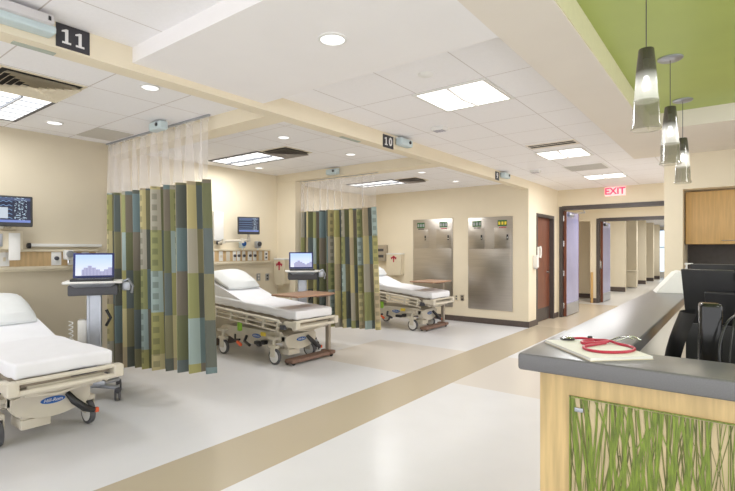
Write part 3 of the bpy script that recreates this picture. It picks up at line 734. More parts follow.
    # lift columns
    for x in (-.45, .38):
        m = MB(); m.box((x, 0, (.38+Z(x, zf))/2), (.16, .2, Z(x, zf)-.38), .02)
        for k in range(4): m.box((x, 0, .40+.03*k), (.19, .23, .012), .004)
        m.build('lift_column', M_BED, t)
    # base shroud with curved belly at foot
    m = MB()
    prof = [(-.60, .40), (.60, .40), (.66, .37), (.66, .30), (.52, .27), (.30, .20), (-.30, .20), (-.52, .27), (-.66, .30), (-.66, .37)]
    m.prism(prof, -.27, .27, Matrix(((1, 0, 0, 0), (0, 0, 1, 0), (0, 1, 0, 0), (0, 0, 0, 1))))
    bmesh.ops.bevel(m.bm, geom=[e for e in m.bm.edges if e.calc_face_angle(0) > .3], offset=.018, segments=2, affect='EDGES')
    b = m.build('base_shroud', M_BED, t)
    # curved foot skirt
    m = MB(); n = 18; top = []; bot = []
    pts = [(-.27+.54*k/n, .24-.065*math.sin(PI*k/n)+.0) for k in range(n+1)]
    poly = [(-.27, .355), (-.27, .275)]+[(y, z) for y, z in pts[1:-1]]+[(.27, .275), (.27, .355), (.16, .375), (-.16, .375)]
    m.prism(poly, .60, .685, Matrix(((0, 0, 1, 0), (1, 0, 0, 0), (0, 1, 0, 0), (0, 0, 0, 1))))
    m.build('foot_skirt', M_BED, t)
    m = MB(); oval(m, (.686, .0, .30), .085, .026, 'x'); l = m.build('logo_badge', M_BLUE, t)
    text_mesh('badge_lettering', 'Hill-Rom', .036, M_SIGNW, l, (.6915, 0, .30), FACE_XP, shear=.3, ext=.0006)
    m = MB(); oval(m, (.12, -.272, .315), .085, .027, 'y'); l = m.build('logo_badge', M_BLUE, t)
    text_mesh('badge_lettering', 'Hill-Rom', .036, M_SIGNW, l, (.12, -.2775, .315), FACE_YM, shear=.3, ext=.0006)
    # under box
    m = MB(); m.box((.54, -.10, .145), (.24, .20, .075), .015).box((.6, -.15, .20), (.08, .08, .06), .01); m.build('hydraulic_box', M_BED, t)
    # castors
    for x in (-wheelx, wheelx):
        for sy in (-1, 1):
            y = sy*.315
            f = MB(); f.cyl((x-.02, y, .22), (x-.02, y, .33), .022); f.box((x-.02, y, .225), (.16, .072, .045), .02, 3)
            for s2 in (-1, 1): f.box((x-.01, y+s2*.033, .16), (.085, .010, .13), .004)
            f.box((x-.05, y*.93, .33), (.16, .10, .04), .012)
            o = f.build('castor', M_BED, t)
            w_ = MB(); w_.lathe([(.076, -.018), (.096, -.02), (.10, -.010), (.10, .010), (.096, .02), (.076, .018)], (x, y, .10), 32, 'y'); w_.build('tyre', M_RUB, o)
            w_ = MB(); w_.lathe([(0, -.025), (.04, -.025), (.078, -.0215), (.078, .0215), (.04, .025), (0, .025)], (x, y, .10), 24, 'y', cap=False); w_.build('wheel_disc', M_WPL, o)
    # steering pedals
    m = MB(); m.tube([(.69, .10, .33), (.74, .13, .27), (.76, .2, .20), (.76, .27, .165)], [.02, .029, .029, .024], 10); pd = m.build('foot_pedal', M_BLACK, t)
    m = MB(); m.box((.765, .285, .165), (.035, .03, .04), .01); m.build('pedal_tip', M_ORNG, pd)
    m = MB()
    m.tube([(-.05, -.30, .30), (-.02, -.36, .24), (.10, -.37, .20)], .02); m.box((.22, -.32, .24), (.13, .07, .05), .02); m.box((.33, -.32, .26), (.07, .08, .06), .02)
    m.tube([(-.3, -.30, .29), (-.22, -.36, .24), (-.12, -.36, .25)], .014)
    pd = m.build('foot_pedal', M_BLACK, t)
    m = MB(); m.box((-.12, -.37, .20), (.10, .04, .035), .012, rot=(0, .5, 0)); m.build('pedal_tip', M_ORNG, pd)
    m = MB(); m.box((-.16, -.33, .42), (.05, .05, .12), .01); m.build('oxygen_holder', M_LGRN, t)
    m = MB(); m.box((.30, -.312, zf-.19), (.10, .004, .05)); m.build('label_plate', M_YEL, t)
    # dark void under mattress
    return t
stretcher('white sheeted hospital bed in the nearest bay at the left edge', (-4.87, 1.47, 0), .665, 0.0, hl=.95, wheelx=.54)
stretcher('white sheeted hospital bed in the middle bay between the two curtains', (-5.19, 4.46, 0), .70, 3.6, hl=.93, wheelx=.53)
stretcher('white sheeted hospital bed in the farthest bay by the stainless cabinets', (-5.17, 7.74, 0), .70, 5.5, hl=.93, wheelx=.52)

# bed 1 blue folded item at head
# ------------------------------------------------------------------ overbed tables
def overbed(label, x, y0, y1, ztab, xb):
    t = thing('overbed_table', label, 'overbed table', (x, (y0+y1)/2, 0), 0, 'brown overbed tables')
    L = (y1-y0)/2
    m = MB(); m.box((.0, -.04, ztab), (.48, .70, .026), .012, 3); m.build('tabletop', M_LAM, t)
    m = MB(); m.box((0, L-.12, ztab-.035), (.08, .3, .04), .01); m.build('bracket', M_LAMB, t)
    m = MB(); m.box((0, L, (ztab+.08)/2), (.045, .04, ztab-.08), .008); m.box((0, L, .3), (.06, .05, .42), .008); m.build('column', M_BEDD, t)
    m = MB(); m.box((xb, .07, .048), (.16, 2*L-.08, .05), .024, 3); m.box((xb/2, L, .06), (abs(xb)+.2, .1, .05), .02, 3); m.build('base', M_LAMB, t)
    m = MB()
    for a, b_ in ((xb-.05, -L+.15), (xb+.05, -L+.15), (xb-.06, L), (xb+.06, L)): m.lathe([(0, -.01), (.023, -.01), (.023, .01), (0, .01)], (a, b_, .0235), 14, 'y')
    m.build('castor', M_BLACK, t)
overbed('brown overbed table reaching over the foot of the middle bed', -4.47, 4.09, 4.94, .88, .0)
overbed('brown overbed table reaching over the foot of the farthest bed', -4.45, 7.34, 8.18, .885, .0)

# ------------------------------------------------------------------ laptop carts
CAM = Vector((0, 0, 1.45))
def cart(x, y, rz, label, lab2, ztop=1.145, big=True):
    t = thing('laptop_cart', label, 'medical cart', (x, y, 0), rz, 'wheeled laptop carts')
    # local -y faces the camera
    m = MB(); m.box((0, 0, ztop), (.50, .36, .022), .010, 3); m.build('work_surface', M_WPL, t)
    m = MB(); m.box((0, .02, ztop-.075), (.42, .30, .10), .015, 3); m.build('drawer_unit', M_DGREY, t)
    m = MB(); m.box((0, .0, ztop-.03), (.30, .32, .035), .012, taper=1.3); m.build('under_tray', M_ALU, t)
    m = MB(); m.box((0, .03, .62), (.13, .08, .86), .012, 3)
    for s in (-1, 1): m.box((s*.05, -.015, .62), (.018, .02, .84), .004)
    m.build('column', M_ALU, t)
    m = MB(); m.box((-.10, .09, .60), (.09, .12, .34), .015); m.build('battery_box', M_WPL, t)
    m = MB(); pts = []
    for k in range(60):
        a = k*.9; pts.append((-.20+.018*math.cos(a), .05+.018*math.sin(a), .42+.0058*k))
    m.tube(pts, .005, 6); m.build('coiled_cord', M_WPL, t)
    m = MB(); m.tube([(.26, .0, ztop), (.30, -.02, ztop+.02), (.34, -.02, ztop-.05), (.33, 0, ztop-.12)], .012); m.box((.28, .02, ztop-.05), (.08, .08, .09), .02); m.build('scanner_holder', M_ALU, t)
    m = MB(); m.tube([(.10, .05, .86), (.14, .04, .78), (.10, .05, .70)], .014); m.build('handle', M_BLACK, t)
    m = MB()
    for a in (40, 140, 220, 320):
        r_ = math.radians(a); m.box((math.cos(r_)*.13, math.sin(r_)*.13+.02, .125), (.28, .055, .035), .014, rot=(0, 0, r_))
    m.box((0, .02, .15), (.2, .16, .06), .02); m.build('base', M_ALU, t)
    for a in (40, 140, 220, 320):
        r_ = math.radians(a); cx_, cy_ = math.cos(r_)*.27, math.sin(r_)*.27+.02
        m = MB(); m.box((cx_, cy_, .095), (.05, .055, .05), .012)
        o = m.build('castor', M_DGREY, t)
        for s in (-1, 1):
            m = MB(); m.lathe([(0, -.009), (.04, -.009), (.05, -.004), (.05, .004), (.04, .009), (0, .009)], (cx_+s*.018, cy_, .05), 22, 'x'); m.build('wheel', M_RUB, o)
    # laptop (a thing of its own)
    l = thing('laptop', lab2, 'laptop', (x, y, ztop+.011), rz, 'open laptops on the carts')
    m = MB(); m.box((-.01, -.03, .012), (.36, .25, .022), .006); m.build('keyboard_base', M_BLACK, l)
    m = MB()
    for r in range(5):
        for c in range(12): m.box((-.01-.155+.028*c, -.06+.022*r, .0245), (.022, .017, .003))
    m.build('keys', M_DGREY, l)
    R = Euler((math.radians(-10), 0, 0)).to_matrix()
    def P(a, b_, c): return R @ Vector((a, b_, c)) + Vector((-.01, .10, .022))
    m = MB(); m.box(tuple(P(0, .0, .125)), (.36, .012, .25), .006, rot=R); s = m.build('lid', mat('blue_black_bezel', (.02, .03, .16), .35, noise=.1), l)
    m = MB(); m.quad([P(-.160, -.0075, .022), P(.160, -.0075, .022), P(.160, -.0075, .232), P(-.160, -.0075, .232)]); m.build('screen', M_DESK, s, keepn=True)
    return t
def rz_to_cam(x, y):
    # local -y direction (sin rz, -cos rz) should equal direction to camera (-x,-y)
    return math.atan2(-x, y)
cart(-4.985, 2.11, rz_to_cam(-4.985, 2.11)-math.radians(4), 'grey laptop cart on wheels between the nearest bed and the tall curtain', 'open black laptop on the cart between the nearest bed and the tall curtain')
cart(-5.12, 5.09, rz_to_cam(-5.12, 5.09)+math.radians(4), 'grey laptop cart on wheels behind the middle bed before the second curtain', 'open black laptop on the cart behind the middle bed')

# ------------------------------------------------------------------ headwall rails
def headwall(label, x, y0, y1, z0, z1, fixtures, group='headwall utility rails'):
    t = thing('headwall_rail', label, 'medical rail', (x, y0, 0), 0, group)
    L = y1-y0
    MB().bx(0, .05, 0, L, z0+.035, z1-.045, .004).build('wood_panel', M_WOODR, t)
    MB().bx(0, .07, 0, L, z0, z0+.035, .006).bx(0, .055, 0, L, z0-.02, z0, .004).bx(0, .07, 0, L, z1-.045, z1-.02, .006).bx(0, .05, L, L+.02, z0-.02, z1-.02, .003).build('rail_strip', M_CPL, t)
    for (y, w_, col) in fixtures:
        zc = (z0+z1)/2-.005; h = (z1-z0)*.62
        o = MB().bx(.05, .058, y-w_/2-y0, y+w_/2-y0, zc-h/2, zc+h/2, .004).build('outlet_plate', M_WPL if col != 'b' else M_BED, t)
        if col == 'g':
            m = MB(); m.lathe([(0, .0), (.022, 0), (.022, .022), (.012, .03), (0, .03)], (.058, y-y0, zc+.005), 16, 'x', cap=False); m.build('gas_port', M_DGREY, o)
        elif col == 'o':
            m = MB(); m.bx(.058, .061, y-y0-.018, y-y0+.018, zc+.015, zc+.045).bx(.058, .061, y-y0-.018, y-y0+.018, zc-.045, zc-.015); m.build('socket', M_DGREY, o)
        elif col == 'w':
            m = MB(); m.bx(.058, .062, y-y0-.012, y-y0+.012, zc-.02, zc+.02, .002); m.build('switch', M_CPL, o)
    return t
headwall('wood and cream headwall rail with outlets behind the nearest bed', XH1, -.4, 2.56, 1.245, 1.482,
         [(0.6, .1, 'o'), (1.0, .1, 'w'), (1.35, .1, 'g'), (1.66, .09, 'w'), (2.14, .10, 'g'), (2.30, .09, 'w'), (2.44, .08, 'o')])
t = thing('equipment_bar', 'white horizontal bar with a black end cap above the nearest headwall rail', 'rail', (XH1, 1.90, 1.497))
MB().bx(0.0, .045, 0, .73, -.005, .028, .008).build('bar', M_WPL, t)
MB().lathe([(0, -.03), (.028, -.028), (.030, 0), (0, .0)], (.03, -.0, .005), 14, 'y', cap=False).build('end_cap', M_BLACK, t)
headwall('wood and cream headwall rail with outlets behind the middle bed', XH2, 4.2, 5.45, 1.245, 1.49,
         [(4.32, .07, 'w'), (4.47, .07, 'w'), (4.60, .07, 'b'), (4.72, .06, 'g'), (4.80, .06, 'g'), (4.90, .06, 'g'), (5.02, .08, 'g'), (5.12, .07, 'g'), (5.24, .07, 'b'), (5.36, .07, 'o')])
# regulators / canisters
def regulator(x, y, z, label, body, face):
    t = thing('suction_regulator', label, 'medical regulator', (x, y, z))
    MB().box((.05, 0, 0), (.08, .09, .11), .02, 3).build('body', body, t)
    MB().lathe([(0, 0), (.038, 0), (.038, .015), (0, .016)], (.09, 0, .01), 20, 'x', cap=False).build('gauge', face, t)
    MB().cyl((.05, 0, -.055), (.05, 0, -.09), .012).build('port', M_CHROME, t)
regulator(XH1+.066, 2.24, 1.40, 'white rounded regulator on the nearest headwall rail', M_WPL, M_ALU)
regulator(XH2+.058, 4.83, 1.545, 'blue faced regulator on top of the middle headwall rail', M_BLUEP, M_BLUE)
regulator(XH2+.058, 5.14, 1.545, 'grey faced regulator on top of the middle headwall rail', M_ALU, M_DGREY)
t = thing('monitor_dock', 'cream module box with panels under the nearest monitor', 'medical module', (XH1+.02, 1.46, 1.41))
MB().bx(.058, .16, .02, .33, .05, .24, .01).build('housing', M_CPL, t)
MB().bx(.16, .175, .04, .15, .08, .21, .006).build('module', M_ALU, t)
MB().bx(.16, .18, .20, .30, -.06, .22, .008).build('module', M_WPL, t)

def wall_monitor(label, base, pos, rz, w, h, tilt, scr, armpts):
    t = thing('patient_monitor', label, 'monitor', pos, rz, 'patient monitors on the headwalls')
    R = Euler((math.radians(tilt), 0, 0)).to_matrix()
    # faces local -y
    m = MB(); m.box((0, 0, 0), (w, .045, h), .014, 3, rot=R); m.build('bezel', M_BLACK, t)
    q = lambda a, c: R @ Vector((a, -.0235, c))
    m = MB(); m.quad([q(-w/2+.02, -h/2+.04), q(w/2-.02, -h/2+.04), q(w/2-.02, h/2-.02), q(-w/2+.02, h/2-.02)]); m.build('screen', scr, t, keepn=True)
    m = MB(); m.box((0, .04, -.03), (.16, .05, .16), .015, rot=R); m.build('back_housing', M_DGREY, t)
    inv = Matrix.Rotation(-rz, 3, 'Z')
    pts = [tuple(inv @ (Vector(p)-Vector(pos))) for p in armpts]
    m = MB(); m.tube(pts, .020, 10)
    for p in pts[1:-1]: m.cyl((p[0], p[1], p[2]-.035), (p[0], p[1], p[2]+.035), .028)
    m.build('arm', M_BED, t)
    return t
rz1 = rz_to_cam(-5.75, 1.70)+math.radians(2)
p1 = Vector((-5.80, 1.60, 1.845))
wall_monitor('black patient monitor on an arm at the left edge above the nearest bed', None, p1, rz1, .48, .31, -4, M_MONB,
             [(p1.x-.04, p1.y+.02, 1.84), (p1.x-.05, p1.y+.0, 1.71), (XH1+.10, 1.68, 1.715), (XH1+.032, 1.68, 1.715)])
MBt = thing('monitor_bracket', 'cream wall bracket holding the arm under the nearest monitor', 'bracket', (XH1, 1.68, 1.72))
MB().bx(0, .03, -.09, .09, -.06, .05, .01).build('plate', M_CPL, MBt)
rz2 = rz_to_cam(-6.0, 4.8)+math.radians(8)
p2 = Vector((-6.0, 4.80, 1.835))
wall_monitor('black patient monitor on a swing arm above the middle bed', None, p2, rz2, .335, .27, -4, M_MON,
             [(p2.x-.04, p2.y+.03, 1.80), (p2.x-.05, p2.y+.04, 1.62), (-5.97, 4.66, 1.60), (-6.15, 4.45, 1.59), (XH2+.07, 4.42, 1.56)])
t = thing('wall_channel', 'tall pale vertical mounting channel on the wall beside the middle monitor', 'mounting channel', (XH2, 4.44, 1.80))
MB().bx(0, .05, -.085, .085, -.20, .24, .008).build('channel', M_WPL, t)
MB().bx(.05, .06, -.05, .05, -.26, -.20, .006).build('foot_clamp', M_DGREY, t)

# wall outlets
def outlet(x, y, z, ax, label, mt=M_WPL, dark=True):
    t = thing('wall_outlet', label, 'outlet', (x, y, z), 0 if ax == 'y' else PI/2)
    MB().box((0, -.004, 0), (.075, .008, .118), .003).build('cover_plate', mt, t)
    MB().bx(-.016, .016, -.011, -.008, .012, .04).bx(-.016, .016, -.011, -.008, -.04, -.012).build('socket', M_DGREY if dark else M_WPL, t)
outlet(-4.58, YC, .48, 'y', 'cream wall outlet between the cabinets, left one of the pair', M_CPL)
outlet(-4.45, YC, .48, 'y', 'steel wall outlet between the cabinets, right one of the pair', M_STEEL)
outlet(XH2, 5.24, 1.01, 'x', 'grey wall outlet below the middle headwall rail, left one', M_ALU, False)
outlet(XH2, 5.43, 1.0, 'x', 'metal wall outlet below the middle headwall rail, right one', M_ALU)

# sharps bins
def sharps(x, y, z, w, h, label, pocket=True):
    t = thing('sharps_bin', label, 'sharps container', (x, y, z), 0, 'cream sharps containers with red symbols')
    m = MB()
    prof = [(-w/2, h/2), (-w/2+.01, -h/2+.03), (-w/2+.04, -h/2), (w/2-.04, -h/2), (w/2-.01, -h/2+.03), (w/2, h/2)]
    m.prism(prof, 0, .13, Matrix(((1, 0, 0, 0), (0, 0, -1, 0), (0, 1, 0, 0), (0, 0, 0, 1)))); m.build('bin', M_CPL, t)
    MB().box((0, -.065, h/2+.015), (w+.01, .14, .03), .01).build('lid', M_WPL, t)
    m = MB(); a = h/2-.07
    m.bx(-.075, .075, -.1335, -.131, a-.012, a+.012); m.bx(-.014, .014, -.1335, -.131, a-.10, a+.03)
    m.bx(-.07, -.04, -.1335, -.131, a-.035, a); m.bx(.04, .07, -.1335, -.131, a-.035, a)
    m.lathe([(.018, -.1338), (.036, -.1338), (.036, -.131), (.018, -.131)], (0, 0, a+.01), 18, 'y', cap=False)
    m.build('warning_symbol', M_RED, t)
sharps(-6.10, 5.65, 1.08, .26, .42, 'cream sharps bin with red symbol on the stub wall behind the middle bed')
sharps(-6.06, YC, 1.13, .40, .28+.18, 'wide cream sharps bin with red symbol left of the stainless cabinets')
t = thing('mounted_glove_dispenser', 'grey steel dispenser box on the end wall above the sharps bin', 'dispenser', (-6.46, YC, 1.39))
MB().box((0, -.05, 0), (.32, .10, .37), .008).build('box', M_STEEL, t)
MB().bx(-.10, .10, -.103, -.1, .04, .10).bx(-.1, .1, -.103, -.1, -.1, -.04).build('opening', M_DGREY, t)

# stainless cabinets
def cabinet(x0, x1, z0, z1, label, lit):
    cx_ = (x0+x1)/2; w_ = x1-x0
    t = thing('steel_cabinet', label, 'cabinet', (cx_, YC, 0), 0, 'recessed stainless steel cabinets')
    MB().bx(-w_/2, w_/2, -.018, 0, z0, z1, .004).build('frame', M_STEEL, t)
    split = z1-.62
    seam = mat('seam_shadow', (.12, .11, .10), .6)
    for s in (-1, 1):
        a, b_ = (-w_/2+.03, -.10) if s < 0 else (.10, w_/2-.03)
        xc = (a+b_)/2
        d_ = MB().bx(a, b_, -.026, -.018, split, z1-.22, .002).build('door', M_STEEL, t)
        MB().bx(b_-.085, b_-.05, -.032, -.026, split+.17, split+.27, .004).build('latch', M_BLACK, d_)
        MB().bx(b_-.078, b_-.057, -.035, -.032, split+.185, split+.215, .002).build('keyhole', M_CHROME, d_)
        pl = MB().bx(xc-.10, xc+.085, -.024, -.018, z1-.185, z1-.07, .002).build('placard', M_GREENLBL, t)
        m = MB()
        for k in range(3):
            m.bx(xc-.085+.062*k, xc-.045+.062*k, -.027, -.024, z1-.16, z1-.10)
        m.build('placard_window', M_YEL if (lit and s > 0) else M_ALU, pl)
        m = MB(); rnd = random.Random(int(xc*100)+int(x0*10))
        for k in range(5): m.bx(xc-.07+.03*k, xc-.048+.03*k, -.0215, -.018, z1-.225, z1-.198)
        m.build('caption_marks', M_RED if s > 0 else M_SIGN, t)
    MB().bx(-w_/2+.03, w_/2-.03, -.024, -.018, z0+.03, split-.012, .002).build('lower_panel', M_STEEL, t)
cabinet(-5.62, -4.66, .28, 2.12, 'left stainless steel wall cabinet beside the farthest bed', False)
cabinet(-4.31, -3.39, .28, 2.11, 'right stainless steel wall cabinet nearest the brown door', True)

# dispenser and phone at the corridor corner
t = thing('mounted_sanitizer_dispenser', 'white hand sanitizer dispenser on the wall corner before the brown door', 'dispenser', (XW, 9.28, 1.24))
MB().box((.045, 0, 0), (.09, .10, .24), .018, 3).build('housing', M_WPL, t)
MB().bx(.02, .07, -.03, .03, -.145, -.12, .006).build('nozzle', M_ALU, t)
t = thing('wall_phone', 'white wall phone beside the brown door frame', 'phone', (XW+.012, 9.47, 1.42))
MB().box((.02, 0, 0), (.04, .05, .20), .012, 3).build('cradle', M_WPL, t)
MB().tube([(.055, 0, .11), (.07, 0, .06), (.07, 0, -.06), (.055, 0, -.11)], [.022, .014, .014, .022], 10).build('handset', M_WPL, t)

# ------------------------------------------------------------------ nurse station
CT = 1.07
t = thing('reception_counter', 'nurse station counter with grey top and maple front with green reed panel', 'counter', (0, 0, 0))
XO, YF = -.645, 1.76
m = MB(); m.bx(XO, 1.9, YF, 2.04, CT-.062, CT, .012, 3); m.bx(XO, -.33, 2.03, 7.12, CT-.062, CT, .012, 3)
m.build('countertop', M_COUNT, t)
m = MB(); m.bx(-.575, 1.9, 1.80, 1.93, .0, CT-.062); m.bx(-.575, -.50, 1.93, 7.1, 0.0, CT-.062); m.build('maple_front', M_WOOD, t, smooth=False)
m = MB(); m.bx(-.50, -.46, 1.93, 7.1, .0, CT-.062); m.build('inner_face', M_WHITEW, t, smooth=False)
m = MB(); m.bx(-.472, 1.85, 1.796, 1.80, .06, .935); m.build('resin_panel', M_RESIN, t, smooth=False)
# reeds
rnd = random.Random(5)
def reeds(n, wmin, wmax, yo, mt, nm):
    m = MB()
    for k in range(n):
        x = -.465+rnd.random()*2.25; z0 = .065; z1 = .928
        w_ = rnd.uniform(wmin, wmax); lean = rnd.uniform(-.09, .09); cv = rnd.uniform(-.03, .03); pts = []
        full = rnd.random() < .7
        za = z0 if full else rnd.uniform(z0, .6); zb = z1 if rnd.random() < .8 else rnd.uniform(.6, z1)
        N = 10; L_, R_ = [], []
        for i in range(N+1):
            q = i/N; z = za+(zb-za)*q; xx = x+lean*q+cv*math.sin(q*PI*1.3)+.006*math.sin(q*9+k)
            ww = w_*(.75+.45*math.sin(q*3+k))*.5
            xx = min(1.84, max(-.468+ww, xx)); L_.append((xx-ww, z)); R_.append((xx+ww, z))
        y = yo-rnd.random()*.0006
        lv = [m.bm.verts.new((a, y, b_)) for a, b_ in L_]; rv = [m.bm.verts.new((a, y, b_)) for a, b_ in R_]
        for i in range(N): m.bm.faces.new((lv[i], rv[i], rv[i+1], lv[i+1]))
    return m.build(nm, mt, t, smooth=False, keepn=True)
reeds(330, .002, .005, 1.7950, M_REED2, 'dark_reed_inlay')
reeds(330, .003, .012, 1.7940, M_REED, 'reed_inlay')
m = MB(); m.bx(-.47, -.466, 1.7905, 1.796, .06, .935); m.bx(-.47, 1.85, 1.7905, 1.796, .931, .935); m.build('panel_edge', M_REED, t)
MB().bx(-.452, -.424, 1.7895, 1.7925, .883, .897, .001).build('maker_plate', M_ALU, t)
# worktop behind
m = MB(); m.bx(-.46, 1.9, 1.93, 2.45, .74, .77, .004); m.build('desk_surface', M_WPL, t)
m = MB()
m.bx(1.0, 1.03, 1.95, 2.4, 0, .74); m.build('desk_support', M_WHITEW, t)

# clipboard papers + stethoscope
t = thing('paper_pad', 'white paper pad on the corner of the grey counter under the stethoscope', 'paper', (-.43, 1.975, CT))
poly = [(-.195, .045), (.035, -.205), (.20, -.04), (.01, .185)]
m = MB(); m.prism(poly, .0005, .012); m.build('sheets', M_PAPER, t)
m = MB(); m.prism([(x*1.01, y*1.01) for x, y in poly], .0001, .003); m.build('backing', mat('cream_card', (.70, .62, .48), .7), t)
t = thing('stethoscope', 'red stethoscope lying on the white paper pad', 'stethoscope', (0, 0, CT+.012))
ptsw = [(-.495, 2.125), (-.455, 2.10), (-.43, 2.07), (-.425, 2.04), (-.445, 2.015), (-.47, 2.02), (-.48, 2.045)]
def cr(P, n=6, closed=False):
    out = []; N = len(P)
    for i in range(N if closed else N-1):
        g = lambda j: Vector(P[j % N] if closed else P[min(max(j, 0), N-1)])
        a, b_, c, d_ = g(i-1), g(i), g(i+1), g(i+2)
        for k in range(n):
            s = k/n; out.append(.5*((2*b_)+(c-a)*s+(2*a-5*b_+4*c-d_)*s*s+(3*b_-a-3*c+d_)*s**3))
    if not closed: out.append(Vector(P[-1]))
    return out
Z1 = .0058
loop = [(-.405, 2.06, Z1), (-.44, 1.985, Z1), (-.455, 1.93, Z1), (-.43, 1.885, Z1), (-.375, 1.875, Z1), (-.315, 1.925, Z1), (-.295, 1.99, Z1), (-.315, 2.045, Z1), (-.36, 2.075, Z1), (-.405, 2.10, Z1+.004), (-.455, 2.11, Z1), (-.50, 2.12, Z1), (-.535, 2.09, Z1)]
MB().tube(cr(loop), .0052, 10).tube(cr([(-.40, 2.085, Z1+.003), (-.425, 2.03, Z1+.005), (-.47, 2.005, Z1), (-.485, 2.04, Z1), (-.455, 2.085, Z1+.002)]), .0055, 10).build('tubing', M_RED, t)
MB().lathe([(0, .0005), (.026, .0005), (.027, .006), (.022, .012), (.010, .016), (0, .017)], (-.548, 2.062, 0), 28, cap=False).build('chest_piece', M_CHROME, t)
MB().lathe([(.024, .006), (.0285, .004), (.0285, .010), (.024, .012)], (-.548, 2.062, 0), 28, cap=False).build('rim', M_BLACK, t)
MB().tube(cr([(-.40, 2.09, Z1), (-.365, 2.12, Z1+.008), (-.33, 2.16, Z1+.02), (-.30, 2.17, Z1+.006)]), .0028, 8).tube(cr([(-.405, 2.09, Z1), (-.385, 2.145, Z1+.008), (-.36, 2.19, Z1+.012), (-.33, 2.20, Z1+.003)]), .0028, 8).build('ear_tube', M_CHROME, t)
MB().box((-.475, 2.12, .012), (.018, .014, .012), .004).build('clip', M_BLACK, t)

# far counter: folded white document wedge
t = thing('document_holder', 'white folded paper stand on the far end of the counter', 'paper', (-.48, 5.15, CT))
m = MB(); m.prism([(-.12, 0.002), (.10, .002), (.10, .17), (.07, .20), (.03, .185)], -.13, .13, Matrix(((1, 0, 0, 0), (0, 0, 1, 0), (0, 1, 0, 0), (0, 0, 0, 1)))); m.build('sheet', M_PAPER, t, rot=(0, 0, math.radians(12)))
t = thing('pump_bottle', 'white pump bottle behind the black monitors', 'bottle', (-.41, 6.0, CT))
MB().lathe([(0, .001), (.035, .001), (.037, .02), (.037, .15), (.015, .18), (.013, .19), (0, .19)], n=24, cap=False).build('bottle', M_WPL, t)
MB().cyl((0, 0, .19), (0, 0, .235), .008).lathe([(0, .232), (.016, .232), (.016, .25), (0, .252)], n=16, cap=False).tube([(0, 0, .243), (.05, -.02, .243), (.07, -.028, .232)], .007).build('pump', M_WPL, t)

# niche cabinets and counter
t = thing('wall_cabinet', 'golden maple wall cabinets in the niche at the right', 'cabinet', (-.53, 7.42, 0))
MB().bx(.012, 3.1, .02, .56, 1.53, 2.20).build('carcass', M_WOODC, t, smooth=False)
for k, (a, b_) in enumerate(((.014, .66), (.664, 1.31), (1.314, 1.96), (1.964, 2.6))):
    d_ = MB().bx(a, b_, 0, .02, 1.532, 2.198, .002).build('door', M_WOODC, t)
    hx = b_-.16 if k % 2 == 0 else a+.16
    MB().tube([(hx-.11, 0, 1.575), (hx-.11, -.022, 1.575), (hx+.11, -.022, 1.575), (hx+.11, 0, 1.575)], .005, 8).build('handle', M_CHROME, d_)
t = thing('base_cabinet', 'dark topped base cabinets below the wall cabinets', 'cabinet', (-.52, 7.40, 0))
MB().bx(.0, 3.0, 0.03, .57, 0, .88).build('carcass', M_WOODC, t, smooth=False)
MB().bx(.0, 3.0, 0, .58, .88, .92, .005).build('worktop', M_COUNT, t)

# computers on the desk
def pc_monitor(label, x, y, z, rz, w, h, tilt, logo):
    t = thing('computer_monitor', label, 'monitor', (x, y, 0), rz, 'black computer monitors behind the counter')
    R = Euler((math.radians(tilt), 0, 0)).to_matrix()
    O = Vector((0, 0, z))
    m = MB(); m.box(tuple(O), (w, .022, h), .006, 2, rot=R); b_ = m.build('back_cover', M_MONBK, t)
    c = R @ Vector((0, -.028, -.03)) + O
    m = MB(); m.box(tuple(c), (w*.62, .03, h*.5), .014, 3, rot=R); m.build('bulge', M_MONBK, t)
    c = R @ Vector((.08, -.014, h*.41)) + O
    if logo:
        m = MB(); m.box(tuple(c), (w*.42, .008, .05), .004, rot=R); m.build('handle_slot', M_BLACK, t)
        c = R @ Vector((.05, -.0495, h*.18)) + O
        text_mesh('logo', 'NEC', .055, M_ALU, t, tuple(c), (PI/2+math.radians(tilt), 0, 0), bold=.002)
    c = R @ Vector((0, .0115, 0)) + O
    m = MB(); m.box(tuple(c), (w-.04, .002, h-.04), rot=R); m.build('screen', M_BLACK, t)
    m = MB(); m.box((0, .0, (.77+z)/2), (.07, .035, z-.77-.04), .01); m.build('stand_neck', M_BLACK, t)
    m = MB(); m.lathe([(0, .7705), (.13, .7705), (.13, .782), (.04, .79), (0, .79)], n=32, cap=False); m.build('stand_base', M_BLACK, t)
    return t
pc_monitor('black computer monitor seen from the back, nearer one behind the counter', .05, 3.38, 1.165, math.radians(-16), .62, .36, 14, True)
pc_monitor('black computer monitor behind the nearer one, its top edge showing', .10, 3.72, 1.185, math.radians(-14), .68, .36, 8, False)
tt_ = thing('desk', 'dark desk holding the two computer monitors', 'desk', (0, 0, 0))
MB().bx(-.22, 1.9, 3.12, 4.1, .735, .769, .004).build('desktop', M_DGREY, tt_)
MB().bx(-.215, 1.9, 3.098, 3.118, .2, 1.06, .004).build('privacy_screen', M_MONBK, tt_)
MB().bx(-.2, -.17, 3.2, 4.0, 0, .735).build('leg', M_DGREY, tt_)
MB().bx(1.84, 1.87, 3.2, 4.0, 0, .735).build('leg', M_DGREY, tt_)
